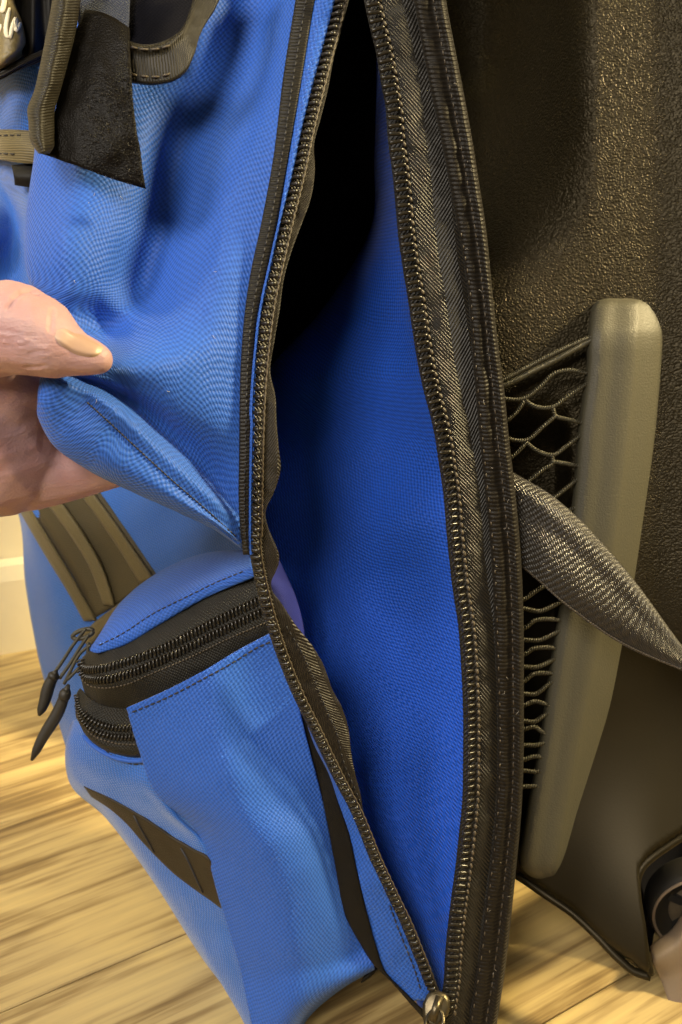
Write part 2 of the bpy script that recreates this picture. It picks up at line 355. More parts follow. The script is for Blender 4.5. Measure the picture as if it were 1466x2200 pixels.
M_wall = plain('cream_wall_paint', (.78, .68, .44), rough=.7, nscale=60, nd_=.0002, var=.04)
M_base = plain('cream_baseboard_paint', (.80, .70, .46), rough=.45, nscale=80, var=.03)

def empty(name, loc, label=None, cat=None, kind=None, group=None):
    o = link(bpy.data.objects.new(name, None)); o.location = loc; o.empty_display_size = .05
    for k, v in (('label', label), ('category', cat), ('kind', kind), ('group', group)):
        if v: o[k] = v
    return o
# ================================================================== the setting
fl = mesh_obj('floor', [(-4, -2, 0), (4, -2, 0), (4, 5, 0), (-4, 5, 0)], [(0, 1, 2, 3)], M_gap, None, False)
fl['kind'] = 'structure'; fl['label'] = 'yellow brown wood laminate floor under the rolling backpack'
ca, sa = math.cos(PLANK_ANG), math.sin(PLANK_ANG)
def plank_mesh(L, W):
    t = .008; e = .0008; bm = bmesh.new(); bmesh.ops.create_cube(bm, size=1)
    for v in bm.verts: v.co = Vector((v.co.x*(L-.0008), v.co.y*(W-.0008), v.co.z*t + t/2 + .0005))
    bmesh.ops.bevel(bm, geom=[ed for ed in bm.edges if ed.verts[0].co.z > t*.7 and ed.verts[1].co.z > t*.7], offset=e, segments=1, affect='EDGES')
    me = bpy.data.meshes.new('plank'); bm.to_mesh(me); bm.free(); me.materials.append(M_wood); return me
PL, PW = 1.2, .155
pm = plank_mesh(PL, PW)
for r in range(-5, 9):
    sh = (r*0.433 + .47) % 1.0 * PL
    for c in range(-2, 3):
        lx, ly = c*PL + sh - .35, r*PW + .04
        X, Y = lx*ca - ly*sa, lx*sa + ly*ca
        if not (-1.9 < X < 2.2 and -.9 < Y < 2.2): continue
        o = bpy.data.objects.new('plank', pm); link(o, fl); o.location = (X, Y, 0); o.rotation_euler = (0, 0, PLANK_ANG)
FLOOR_TOP = .0085
# wall and baseboard at the far left
WA = R(21); wd = Vector((math.cos(WA), math.sin(WA), 0)); wn = Vector((-math.sin(WA), math.cos(WA), 0))
def ray_floor(x, y, z=FLOOR_TOP):
    dr = P(x, y, 1) - CAMP; t = (z - CAMP.z)/dr.z; return CAMP + dr*t
w0 = ray_floor(0, 1408)
mb = MB(); mb.box(w0 + wn*.065 + Vector((0, 0, 1.2)), wd*3.0, wn*.05, Vector((0, 0, 1.2)))
wall = mb.build('wall', M_wall, None, False); wall['kind'] = 'structure'; wall['label'] = 'cream painted wall behind the backpack at far left'
mb = MB(); sec = [(0, 0), (0, .07), (.004, .083), (.0135, .086), (.0135, 0)]
V = []
for s in (-3, 3):
    for a, z in sec: V.append(w0 + wd*s + wn*a + Vector((0, 0, z + .0002)))
n = len(sec); mb.add(V, [(i, (i+1) % n, n+(i+1) % n, n+i) for i in range(n)] + [tuple(range(n))[::-1], tuple(range(n, 2*n))])
bb = mb.build('baseboard', M_base, None, False); bb['kind'] = 'structure'; bb['label'] = 'cream baseboard along the foot of the wall'

# ================================================================== the rolling backpack
BP = empty('rolling_backpack', (0.02, .50, FLOOR_TOP), 'blue and black rolling backpack with its side zipper held open above the wood floor', 'backpack')
# ---- curves of the picture (x as a function of y)
tapeL = Curve([(650, -90), (635, 0), (608, 170), (587, 341), (562, 477), (536, 600), (524, 690), (519, 755), (514, 959), (515, 1123), (523, 1195)])
tapeR = Curve([(694, -90), (676, 0), (648, 170), (620, 341), (597, 477), (571, 600), (552, 690), (546, 755), (540, 959), (536, 1123), (538, 1195)])
coilL = Curve([(748, -90), (727, 10), (703, 106), (685, 174), (656, 293), (642, 362), (613, 481), (594, 565), (576, 648), (563, 745), (555, 839), (551, 925), (549, 1019), (548, 1113), (549, 1188), (555, 1225), (567, 1280), (581, 1331), (608, 1413), (641, 1494), (674, 1561), (708, 1632), (737, 1690), (765, 1743), (788, 1798), (804, 1839), (825, 1884), (848, 1933), (870, 1978), (893, 2034), (911, 2079), (928, 2124), (940, 2160)])
wavyR = Curve([(775, -90), (750, 0), (733, 68), (719, 119), (702, 205), (688, 259), (675, 310), (677, 362), (668, 427), (647, 485), (627, 539), (610, 600), (602, 660), (589, 738), (581, 800), (592, 850), (594, 899), (599, 960), (603, 1010), (587, 1062), (571, 1098), (576, 1132), (590, 1165), (601, 1200), (592, 1230), (582, 1258), (608, 1300), (641, 1350), (674, 1391), (698, 1435), (714, 1480), (737, 1525), (750, 1570), (754, 1610), (762, 1656), (776, 1711), (783, 1756), (802, 1800), (816, 1830), (829, 1862), (850, 1910), (874, 1965), (898, 2020), (920, 2070), (938, 2120), (948, 2160)])
coilR = Curve([(785, -90), (801, 10), (813, 65), (825, 113), (835, 174), (845, 229), (850, 297), (859, 365), (866, 433), (872, 502), (882, 573), (893, 640), (904, 715), (915, 783), (928, 843), (942, 895), (953, 948), (960, 997), (970, 1064), (975, 1128), (981, 1190), (990, 1269), (1001, 1341), (1008, 1436), (1012, 1532), (1012, 1627), (1010, 1723), (1003, 1794), (996, 1858), (987, 1925), (978, 2000), (973, 2056), (970, 2113), (964, 2150), (955, 2230)])
bindI = Curve([(872, -90), (888, 0), (915, 150), (950, 320), (980, 480), (1002, 610), (1017, 800), (1035, 1000), (1054, 1200), (1063, 1400), (1068, 1600), (1063, 1750), (1047, 1900), (1035, 2000), (1021, 2100), (1006, 2200), (998, 2290)])
bindO = Curve([(945, -90), (960, 10), (985, 140), (1010, 270), (1031, 400), (1046, 500), (1057, 610), (1072, 750), (1083, 830), (1094, 941), (1106, 1044), (1120, 1200), (1125, 1320), (1126, 1490), (1125, 1650), (1121, 1740), (1113, 1830), (1106, 1900), (1097, 1990), (1085, 2090), (1068, 2200), (1056, 2290)])
dRt = lambda y: .455 + (y-1100)*.0000305
_dL = Curve([(.432, -90), (.427, 0), (.415, 300), (.409, 600), (.409, 800), (.414, 1000), (.428, 1190), (.445, 1400), (.458, 1600), (.470, 1800), (.480, 2000), (.4875, 2160)])
dLt = lambda y: _dL(y)

# ---- flap held by the hand
T = lambda y: float(tapeL(y))
rows = [
 [(T(-80)+8, -80, dLt(-80)), (560, -80, .450), (480, -80, .440), (400, -80, .440), (330, -80, .450), (250, -80, .445), (180, -80, .452), (165, -80, .47)],
 [(T(150)+8, 150, dLt(150)), (560, 150, .436), (490, 150, .444), (420, 150, .438), (330, 160, .435), (200, 170, .430), (90, 190, .445), (100, 190, .465)],
 [(T(330)+8, 330, dLt(330)), (530, 330, .419), (455, 330, .430), (385, 335, .442), (285, 345, .424), (150, 360, .418), (72, 345, .436), (95, 345, .455)],
 [(T(480)+8, 480, dLt(480)), (500, 480, .413), (430, 480, .422), (355, 490, .435), (230, 500, .412), (115, 510, .406), (54, 490, .428), (80, 490, .448)],
 [(T(600)+8, 600, dLt(600)), (470, 605, .407), (392, 610, .415), (312, 622, .430), (215, 625, .412), (120, 620, .407), (62, 600, .422), (90, 600, .444)],
 [(T(700)+8, 700, dLt(700)), (450, 705, .403), (370, 708, .404), (295, 708, .411), (228, 712, .421), (160, 705, .410), (112, 680, .414), (135, 680, .436)],
 [(T(790)+8, 790, dLt(790)), (440, 790, .400), (360, 785, .394), (280, 780, .390), (220, 775, .389), (160, 765, .388), (115, 750, .390), (130, 750, .410)],
 [(T(935)+8, 935, dLt(935)), (455, 910, .406), (390, 880, .401), (320, 845, .396), (260, 822, .391), (190, 804, .386), (108, 790, .387), (120, 792, .402)],
 [(516, 1085, .421), (470, 1042, .421), (410, 985, .415), (340, 920, .407), (275, 868, .399), (200, 826, .390), (92, 800, .387), (101, 803, .402)],
 [(516, 1135, .4225), (470, 1085, .4125), (410, 1030, .4045), (340, 965, .3965), (275, 905, .389), (195, 845, .3825), (86, 814, .385), (98, 816, .401)],
 [(517, 1158, .4235), (470, 1115, .4145), (410, 1064, .4065), (340, 1002, .3985), (270, 934, .391), (190, 866, .3835), (82, 840, .385), (95, 842, .401)],
 [(518, 1168, .4235), (470, 1130, .413), (395, 1086, .405), (310, 1040, .398), (215, 985, .391), (130, 930, .387), (81, 862, .388), (95, 866, .403)],
 [(520, 1179, .430), (470, 1144, .422), (385, 1102, .415), (285, 1057, .409), (185, 1007, .402), (108, 948, .398), (82, 885, .396), (98, 890, .406)],
 [(515, 1172, .442), (465, 1130, .438), (380, 1078, .434), (280, 1030, .427), (190, 980, .420), (125, 930, .414), (98, 880, .409), (104, 880, .412)],
]
flap = surf('flap', rows, 150, 260, M_blue, BP, .0016, wr=.0006, wscale=16, seed=3, key='flap')
stitches('seam_stitching', 'flap', [(187, 864), (230, 903), (300, 968), (370, 1032), (440, 1092), (513, 1158)], M_thread, flap, 9, .8, .00035)
ys = list(np.linspace(-85, 1192, 60))
et = band('edge_tape', tapeL, tapeR, ys, lambda y: dLt(y)-.0022, lambda y: dLt(y)-.0022, M_gros, flap, 8, .0009, .0006, key='edgetape')
stitches('tape_stitching', 'edgetape', [(float(tapeL(y))*.45+float(tapeR(y))*.55, y) for y in range(-60, 1181, 40)], M_thread, flap, 15, .7, .00035)
fe = band('folded_edge', lambda y: tapeR(y)-1, lambda y: coilL(y)-(10 if y < 900 else 7), ys, lambda y: dLt(y)-.0014, lambda y: dLt(y)-.0026, M_blue_fine, flap, 8, .0012, .0012)

# ---- zippers of the main opening
def tooth_mesh(L, r, name='tooth'):
    """a bent bead of nylon coil: rounded bar with a bulged head"""
    prof = [(-.5, .35), (-.46, .8), (-.25, .92), (.15, .92), (.34, 1.15), (.46, .95), (.5, .4)]
    V, F, ns = [], [], 8
    for t, k in prof:
        for a in range(ns):
            an = 2*math.pi*a/ns; V.append((t*L, r*k*math.cos(an), r*k*math.sin(an)*1.15 + .35*r*(1-(2*t)**2)))
    n = len(prof)
    for i in range(n-1):
        for a in range(ns): F.append((i*ns+a, i*ns+(a+1) % ns, (i+1)*ns+(a+1) % ns, (i+1)*ns+a))
    F += [tuple(range(ns))[::-1], tuple((n-1)*ns+a for a in range(ns))]
    me = bpy.data.meshes.new(name); me.from_pydata(V, [], F[::1]); me.polygons.foreach_set('use_smooth', [True]*len(me.polygons)); me.materials.append(M_tooth); return me
def arc_points(curve, dfun, y0, y1, pitch):
    yy = np.linspace(y0, y1, 4000); pts = np.array([P(float(x), y, d) for x, y, d in zip(curve(yy), yy, [dfun(y) for y in yy])])
    s = np.concatenate([[0], np.cumsum(np.linalg.norm(np.diff(pts, axis=0), axis=1))]); k = np.arange(0, s[-1], pitch)
    return [(Vector([np.interp(q, s, pts[:, c]) for c in range(3)]), Vector([np.interp(min(q+.001, s[-1]), s, pts[:, c]) - np.interp(max(q-.001, 0), s, pts[:, c]) for c in range(3)]).normalized(), np.interp(q, s, yy)) for q in k]
def place_teeth(parent, me, pts, side, tilt=0.0, jig=.06, scale=None):
    for p, t, y in pts:
        nrm = (CAMP - p); nrm = (nrm - t*nrm.dot(t)).normalized(); ax = t.cross(nrm).normalized()*side
        if ax.x*side < 0: ax = -ax
        b = tilt(y) if callable(tilt) else tilt
        a2 = (ax*math.cos(b) + nrm*math.sin(b)); n2 = (nrm*math.cos(b) - ax*math.sin(b)); tt = n2.cross(a2)
        m = Matrix((a2, tt, n2)).transposed().to_4x4(); m = m @ Matrix.Rotation(random.gauss(0, jig), 4, 'Z')
        s = scale(y) if scale else 1
        o = bpy.data.objects.new('tooth', me); link(o, parent); o.matrix_local = Matrix.Translation(p) @ m @ Matrix.Diagonal((s, 1, 1, 1))
# left chain
ysl = list(np.linspace(-85, 2155, 110))
zl = band('zipper', lambda y: coilL(y)-(13 if y < 1150 else 12), wavyR, ysl, lambda y: dLt(y)+.0005, lambda y: dLt(y)+.0030, M_herr_in, BP, 10, .0007, .0005, key='wavy', wr=.0008, wscale=70, nv=420)
zl['label'] = 'left half of the open zipper on wavy dark brown tape'
place_teeth(zl, tooth_mesh(.0050, .00106), arc_points(coilL, lambda y: dLt(y)-.0022, -80, 2135, .00335), 1, tilt=lambda y: .75 if y < 1150 else .45, scale=lambda y: 1 if y < 1150 else .9)
cordp = [P(coilL(y)+(15 if y < 1150 else 12), y, dLt(y)-.0012) for y in np.linspace(-80, 2140, 400)]
mb = MB()
for ph in (0, math.pi):
    mb.tube([p + Vector((math.cos(i*1.15+ph), 0, math.sin(i*1.15+ph)))*.0003 for i, p in enumerate(cordp)], .00038, 6)
mb.build('edge_cord', M_thread_br, zl)
stitches('tape_stitching', 'wavy', [(615, 1345), (648, 1400), (672, 1450), (700, 1520), (722, 1570), (740, 1640), (765, 1700), (790, 1760), (812, 1812)], M_thread, zl, 15, .6, .0003)
# right chain
ysr = list(np.linspace(-85, 2285, 110))
zr = band('zipper', lambda y: coilR(y)-17, lambda y: bindI(y)+8, ysr, lambda y: dRt(y)+.001, lambda y: dRt(y)+.0012, M_herr, BP, 22, .0008, .0022, key='rtape', wr=.0008, wscale=40, seed=9, nv=420)
zr['label'] = 'right half of the open zipper on flat herringbone tape'
place_teeth(zr, tooth_mesh(.0060, .00098), arc_points(coilR, lambda y: dRt(y)-.0030, -80, 2175, .00335), -1, tilt=lambda y: .12+.5*float(SS((y-900)/300)*SS((1980-y)/200)), scale=lambda y: 1-.25*float(SS((y-900)/300)*SS((1980-y)/200)))
mb = MB()
for p, t, y in arc_points(Curve([(float(coilR(y))+17, y) for y in range(-85, 2260, 45)]), lambda y: dRt(y)-.0022, -75, 2180, .00335):
    mb.tube([p + t*k*.0011 + Vector((k*.0004, 0, 0)) for k in (-1, -.4, .4, 1)], [.0004, .0007, .0007, .0004], 6)
o = mb.build('coil_stitching', M_thread_br, zr)
# binding with rolled outer edge
rows = []
for y in ysr:
    a, b = float(bindI(y)), float(bindO(y)); d = dRt(y); wv = .0012*math.sin(y/75)
    rows.append([(a, y, d+.0012), (a+5, y, d-.0008), (a+(b-a)*.35, y, d-.0022+wv*.3), (a+(b-a)*.58, y, d-.0010), (a+(b-a)*.66, y, d-.0012), (a+(b-a)*.85, y, d-.0030), (b-2, y, d-.0005), (b, y, d+.003), (b-6, y, d+.008)])
bind = surf('binding', rows, 30, 420, M_bind, BP, .001, wr=.0006, wscale=70, seed=2, key='bind')
stitches('binding_stitching', 'bind', [(float(bindI(y))*.38+float(bindO(y))*.62, y) for y in range(-60, 2231, 40)], M_thread_br, bind, 19, .55, .0003)
stitches('binding_stitching', 'bind', [(float(bindI(y))*.88+float(bindO(y))*.12, y) for y in range(500, 2231, 40)], M_thread_br, bind, 26, .3, .0003)

# black gusset that joins the binding to the back of the bag
rows = []
for y in np.linspace(-85, 2150, 24):
    b = float(bindO(y)); d = dRt(y); rows.append([(b-7, y, d+.009), (b-16, y, d+.035), (b-28, y, d+.07), (b-60, y, d+.10), (b-150, y, d+.115)])
surf('side_gusset', rows, 12, 60, M_black, BP, .0014)
# the bag goes on above the frame
def cap(y, dd, k): return [(120+k, y, .54+dd), (150+k, y, .47+dd), (230+k*.6, y, .436+dd), (500, y, .434+dd), (800, y, .434+dd), (925-k*.6, y, .437+dd), (948-k, y, .47+dd), (930-k, y, .60+dd*.5)]
surf('top_panel', [cap(-84, .002, 0), cap(-180, -.004, 0), cap(-330, -.004, 10), cap(-470, .004, 30), cap(-560, .03, 90), cap(-590, .09, 170)], 60, 40, M_black, BP, .002)
# ---- inside of the bag
rows = [[(430, -120, .45), (560, -120, .50), (700, -120, .53), (840, -120, .50), (900, -120, .462)],
        [(420, 100, .46), (560, 100, .55), (700, 100, .58), (820, 100, .54), (905, 100, .462)],
        [(420, 500, .46), (560, 500, .57), (700, 500, .60), (830, 500, .57), (940, 500, .466)],
        [(520, 800, .46), (575, 800, .57), (700, 800, .60), (860, 800, .57), (980, 800, .470)],
        [(535, 1100, .49), (600, 1100, .56), (720, 1100, .59), (900, 1100, .57), (1010, 1100, .475)],
        [(600, 1350, .49), (650, 1350, .55), (760, 1350, .57), (920, 1350, .56), (1040, 1350, .482)]]
surf('lining', rows, 40, 60, M_lining, BP, .001)
rows = [
 [(800, -70, .52), (808, -70, .50), (816, -70, .485), (824, -70, .472), (832, -70, .452)],
 [(817, 150, .500), (826, 150, .490), (836, 150, .480), (846, 150, .470), (858, 150, .452)],
 [(812, 350, .515), (828, 350, .500), (842, 350, .487), (858, 350, .475), (880, 350, .455)],
 [(805, 480, .525), (822, 480, .510), (842, 480, .495), (865, 480, .480), (892, 480, .458)],
 [(752, 600, .530), (790, 600, .515), (830, 600, .500), (868, 600, .485), (908, 600, .460)],
 [(690, 690, .530), (750, 700, .517), (812, 700, .505), (868, 700, .488), (920, 700, .463)],
 [(588, 800, .530), (690, 800, .520), (780, 800, .508), (865, 800, .490), (938, 800, .466)],
 [(540, 1000, .525), (670, 1000, .519), (770, 1000, .510), (875, 1000, .492), (982, 1000, .472)],
 [(540, 1120, .522), (680, 1120, .517), (780, 1120, .505), (870, 1120, .486), (994, 1120, .470)],
 [(540, 1250, .522), (680, 1250, .517), (780, 1240, .510), (890, 1240, .494), (1002, 1240, .474)],
 [(590, 1450, .520), (720, 1450, .515), (820, 1450, .508), (925, 1450, .494), (1024, 1450, .478)],
 [(690, 1700, .517), (790, 1700, .512), (871, 1700, .505), (950, 1700, .493), (1024, 1700, .482)],
 [(815, 1950, .511), (870, 1950, .505), (910, 1950, .501), (950, 1950, .496), (998, 1950, .489)],
 [(905, 2165, .504), (930, 2165, .502), (945, 2165, .499), (960, 2165, .496), (980, 2165, .491)]]
rows = [[(r[0][0], r[0][1], r[0][2]+(.016 if 450 < r[0][1] < 900 else 0))] + r[1:] for r in rows]
rows = [[(r[0][0]-(7 if 100 < r[0][1] < 900 else 5), r[0][1]-(14 if 500 < r[0][1] < 900 else 0), r[0][2]+(.055 if 100 < r[0][1] < 900 else .012))] + r for r in rows]
surf('inner_panel', rows, 70, 220, M_blue_in, BP, .001, wr=.0014, wscale=16, seed=12, key='inner')
rows = [[(560, 1180, .470), (585, 1185, .472), (601, 1204, .476)], [(560, 1240, .474), (592, 1238, .476), (617, 1238, .480)], [(570, 1290, .478), (610, 1290, .480), (637, 1285, .484)], [(590, 1340, .482), (630, 1340, .484), (651, 1338, .488)], [(610, 1375, .486), (640, 1378, .488), (656, 1375, .490)]]
surf('lining_flap', rows, 14, 24, M_lav, BP, .001, wr=.0006, wscale=60)

# far side of the bag (closes the body)
surf('far_side_panel', [[(330, -110, .66), (620, -110, .67), (900, -110, .66)], [(330, 700, .68), (640, 700, .70), (940, 700, .68)], [(380, 1540, .715), (680, 1560, .725), (1040, 1560, .715)]], 12, 12, M_black, BP, .003)
# ---- zipper slider at the bottom of the opening
sc_ = P(936, 2168, .4815)
ex, ez = Vector((1, 0, 0)), (CAMP - sc_).normalized(); ey = ez.cross(ex).normalized(); ex = ey.cross(ez)
def slider_geo(L, W1, W2, H, hw=.0015):
    V = []; n = 14
    for zz, k in ((0, .92), (H*.25, 1), (H*.8, .95), (H, .72)):
        for i in range(n):
            a = 2*math.pi*i/n; cx, cy = math.cos(a), math.sin(a); W = W1 if cy < 0 else W2
            V.append((W*math.copysign(abs(cx)**.7, cx)*k, L*math.copysign(abs(cy)**.8, cy)*k, zz))
    F = [(r*n+i, r*n+(i+1) % n, (r+1)*n+(i+1) % n, (r+1)*n+i) for r in range(3) for i in range(n)] + [tuple(range(n))[::-1], tuple(3*n+i for i in range(n))]
    return V, F
ang = R(22); e1 = ex*math.cos(ang)-ey*math.sin(ang); e2 = ey*math.cos(ang)+ex*math.sin(ang)
loc = lambda v, o=sc_: o + e1*v[0] + e2*v[1] + ez*v[2]
mb = MB(); V, F = slider_geo(.0088, .0052, .0066, .0034); mb.add([loc(v) for v in V], F)
sl = mb.build('zipper_slider', M_metal, BP)
mb = MB(); mb.box(loc((0, 0, .0062)), e1*.0019, e2*.0058, ez*.0006); mb.box(loc((0, .0050, .0045)), e1*.0017, e2*.0009, ez*.0018); mb.box(loc((0, -.0050, .0045)), e1*.0017, e2*.0009, ez*.0018)
mb.build('bridge', M_metal, sl)
mb = MB(); mb.tube([loc((.0016 + math.cos(a)*.0040, -.006 + math.sin(a)*.0062, .0048 - .002*math.sin(a))) for a in np.linspace(0, 2*math.pi, 22)], .00105, 8)
mb.build('pull_ring', M_metal, sl)

# ---- lower blue side pocket
LL = [
 [(272, 1522, .470), (350, 1487, .4615), (440, 1440, .4555), (530, 1388, .4575), (604, 1350, .4535)],
 [(298, 1610, .475), (390, 1600, .463), (480, 1580, .456), (552, 1565, .463), (652, 1560, .4645)],
 [(335, 1705, .480), (420, 1710, .466), (510, 1710, .457), (600, 1700, .463), (690, 1705, .471)],
 [(425, 1790, .485), (490, 1810, .470), (560, 1820, .460), (640, 1830, .463), (716, 1830, .477)],
 [(470, 1930, .490), (540, 1940, .475), (610, 1950, .467), (680, 1955, .471), (744, 1955, .482)],
 [(515, 2080, .495), (580, 2085, .481), (650, 2075, .475), (720, 2060, .481), (786, 2030, .487)],
 [(562, 2262, .500), (600, 2240, .492), (650, 2177, .485), (722, 2127, .487), (806, 2082, .489)],
 [(590, 2290, .520), (620, 2260, .512), (665, 2185, .505), (728, 2130, .505), (804, 2084, .503)]]
surf('side_pocket', LL, 110, 150, M_blue_fine, BP, .0016, wr=.0012, wscale=14, seed=21, key='pocket')
pk = bpy.data.objects['side_pocket']
stitches('pocket_stitching', 'pocket', [(285, 1530), (350, 1503), (440, 1457), (500, 1424), (560, 1388), (590, 1376)], M_thread, pk, 14, .72, .0004)
# pocket top bulge
rows = [
 [(222, 1390, .535), (292, 1300, .545), (370, 1230, .545), (460, 1195, .54), (540, 1175, .52)],
 [(203, 1385, .505), (262, 1291, .515), (335, 1234, .515), (425, 1194, .508), (535, 1182, .488)],
 [(196, 1390, .4905), (255, 1330, .492), (335, 1282, .488), (430, 1238, .480), (540, 1205, .466)],
 [(200, 1401, .4850), (262, 1372, .4805), (345, 1324, .4735), (440, 1270, .4660), (545, 1228, .4560)],
 [(213, 1404, .4850), (262, 1389, .4820), (345, 1341, .4755), (440, 1286, .4680), (552, 1238, .4570)],
 [(220, 1404, .490), (262, 1386, .487), (345, 1338, .480), (440, 1282, .472), (552, 1234, .460)]]
pt = surf('pocket_top', rows, 90, 60, M_blue_fine, BP, .0012, wr=.0007, wscale=30, seed=31, key='ptop')
stitches('pocket_stitching', 'ptop', [(214, 1386), (262, 1362), (330, 1318), (400, 1283), (470, 1249), (530, 1225)], M_thread, pt, 13, .72, .00035)
# upper pocket zipper
rows = [
 [(193, 1398, .500), (216, 1398, .488), (265, 1380, .4835), (345, 1334, .4770), (440, 1279, .4700), (560, 1230, .460)],
 [(178, 1412, .496), (210, 1420, .4835), (266, 1402, .4790), (346, 1362, .4725), (445, 1305, .4665), (570, 1258, .4580)],
 [(172, 1432, .493), (212, 1441, .4790), (268, 1428, .4740), (348, 1398, .4690), (450, 1346, .4640), (575, 1290, .4555)],
 [(174, 1456, .492), (213, 1470, .4780), (268, 1464, .4730), (350, 1428, .4680), (452, 1382, .4630), (580, 1322, .4545)],
 [(181, 1484, .493), (216, 1500, .4815), (272, 1496, .4770), (352, 1464, .4690), (455, 1416, .4640), (585, 1346, .4560)],
 [(190, 1502, .497), (226, 1520, .4870), (285, 1520, .4800), (356, 1500, .4710), (458, 1448, .4660), (600, 1370, .4590)]]
z1 = surf('pocket_zipper', rows, 90, 60, M_zipdark, BP, .001, key='pz1', wr=.0004, wscale=60); z1['label'] = 'upper black zipper across the blue side pocket'
def coil_row(name, key, pts, parent, pitch, r, wid, off):
    p = crom([(a, b, .4) for a, b in pts], np.linspace(0, 1, 400)); q = [on(key, a, b, off) for a, b, _ in p]; q = np.array([v for v in q if v is not None])
    s = np.concatenate([[0], np.cumsum(np.linalg.norm(np.diff(q, axis=0), axis=1))]); mb = MB(); pts3 = []
    n = int(s[-1]/pitch*10)
    for i in range(n+1):
        k = i/10*pitch; c = Vector([np.interp(k, s, q[:, a]) for a in range(3)]); c2 = Vector([np.interp(min(k+.0012, s[-1]), s, q[:, a]) for a in range(3)]); c1 = Vector([np.interp(max(k-.0012, 0), s, q[:, a]) for a in range(3)])
        t = (c2-c1).normalized(); nr = (CAMP-c); nr = (nr-t*nr.dot(t)).normalized(); ac = t.cross(nr); an = i/10*2*math.pi
        pts3.append(c + ac*wid*math.cos(an) + nr*wid*.55*math.sin(an))
    mb.tube(pts3, r, 6); return mb.build(name, M_tooth, parent)
coil_row('coil', 'pz1', [(174, 1418), (180, 1434), (213, 1437), (266, 1424), (348, 1395), (450, 1343), (566, 1286)], z1, .0021, .00058, .0020, .0004)
coil_row('coil', 'pz1', [(174, 1441), (185, 1456), (213, 1460), (268, 1450), (350, 1417), (452, 1368), (572, 1310)], z1, .0021, .00058, .0017, .0004)
stitches('coil_stitching', 'pz1', [(176, 1460), (190, 1472), (216, 1478), (262, 1473), (327, 1447), (409, 1412), (491, 1372), (580, 1334)], M_thread_br, z1, 8, .6, .0004)
# lower pocket zipper (crescent)
rows = [
 [(172, 1478, .502), (190, 1498, .489), (226, 1517, .4850), (266, 1520, .4820), (300, 1512, .479)],
 [(164, 1494, .499), (180, 1530, .487), (233, 1556, .4830), (288, 1558, .4800), (330, 1552, .478)],
 [(163, 1514, .498), (180, 1556, .486), (235, 1582, .4825), (292, 1584, .4800), (340, 1578, .478)],
 [(164, 1541, .500), (184, 1578, .489), (221, 1607, .4850), (290, 1624, .4820), (345, 1616, .480)],
 [(168, 1550, .505), (188, 1584, .494), (223, 1612, .4900), (290, 1629, .4860), (345, 1622, .484)]]
z2 = surf('pocket_zipper', rows, 60, 50, M_zipdark, BP, .001, key='pz2'); z2['label'] = 'lower black zipper curving round the pocket corner'
coil_row('coil', 'pz2', [(166, 1494), (173, 1524), (196, 1547), (233, 1561), (287, 1563), (325, 1556)], z2, .0019, .0005, .0014, .0004)
coil_row('coil', 'pz2', [(167, 1516), (176, 1546), (200, 1568), (236, 1581), (292, 1583), (330, 1577)], z2, .0019, .0005, .0013, .0004)
stitches('coil_stitching', 'pz2', [(168, 1537), (196, 1577), (237, 1594), (299, 1599), (335, 1594)], M_thread_br, z2, 8, .6, .0004)

# ---- black strip and blue flange along the lower opening
strL = Curve([(606, 1420), (627, 1475), (641, 1532), (655, 1604), (674, 1690), (684, 1730), (700, 1785), (713, 1839), (729, 1925), (743, 1970), (773, 2026), (805, 2075), (840, 2109), (880, 2155), (911, 2190), (940, 2230)])
strR = Curve([(630, 1440), (645, 1490), (679, 1604), (708, 1661), (727, 1720), (746, 1775), (769, 1876), (791, 1970), (810, 2038), (833, 2094), (870, 2131), (905, 2165), (935, 2195), (955, 2230)])
ysb = list(np.linspace(1430, 2225, 40))
dst = lambda y: .4635 + (y-1430)*.0000335
band('black_strip', strL, strR, ysb, lambda y: dst(y), lambda y: dst(y)-.0005, M_black, BP, 10, .001, .0006, key='strip', wr=.0008, wscale=30)
ysf = list(np.linspace(1500, 2150, 34))
band('zipper_flange', lambda y: strR(y)-3, lambda y: coilL(y)-6, ysf, lambda y: dst(y)+.0006, lambda y: dLt(y)+.0012, M_blue_fine, BP, 14, .001, .0012, key='flange', wr=.0012, wscale=24)
fg = bpy.data.objects['zipper_flange']
stitches('flange_stitching', 'flange', [(838, 1945), (852, 1985), (872, 2035), (895, 2095), (905, 2130)], M_thread, fg, 15, .75, .0004)
mb = MB(); c = P(797, 2090, .500)
V, F = slider_geo(.0038, .0055, .0055, .004); mb.add([c + ex*(v[0]*.8+v[1]*.55) + ey*(v[1]*.9-v[0]*-.5) + ez*v[2] for v in V], F); mb.build('corner_tab', M_black, BP)

# ---- front of the bag (left), lower part
rows = [
 [(330, 1624, .4805), (290, 1630, .483), (235, 1612, .487), (192, 1582, .494), (164, 1548, .506), (150, 1560, .535)],
 [(338, 1690, .4815), (290, 1672, .487), (235, 1655, .493), (186, 1638, .500), (148, 1605, .512), (140, 1618, .545)],
 [(372, 1745, .4830), (325, 1725, .490), (270, 1705, .497), (215, 1695, .505), (160, 1668, .517), (150, 1682, .55)],
 [(440, 1812, .4865), (395, 1800, .493), (340, 1785, .500), (285, 1770, .508), (232, 1745, .520), (225, 1755, .555)],
 [(478, 1925, .4905), (450, 1920, .496), (415, 1915, .503), (378, 1908, .511), (334, 1890, .523), (330, 1895, .56)],
 [(515, 2050, .4950), (498, 2060, .500), (478, 2070, .506), (458, 2072, .513), (436, 2052, .525), (434, 2058, .56)],
 [(562, 2262, .5005), (556, 2262, .504), (550, 2258, .509), (544, 2240, .516), (540, 2200, .526), (542, 2200, .555)]]
rows = [[(r[0][0]+26, r[0][1]+6, r[0][2]+.006)] + r for r in rows]
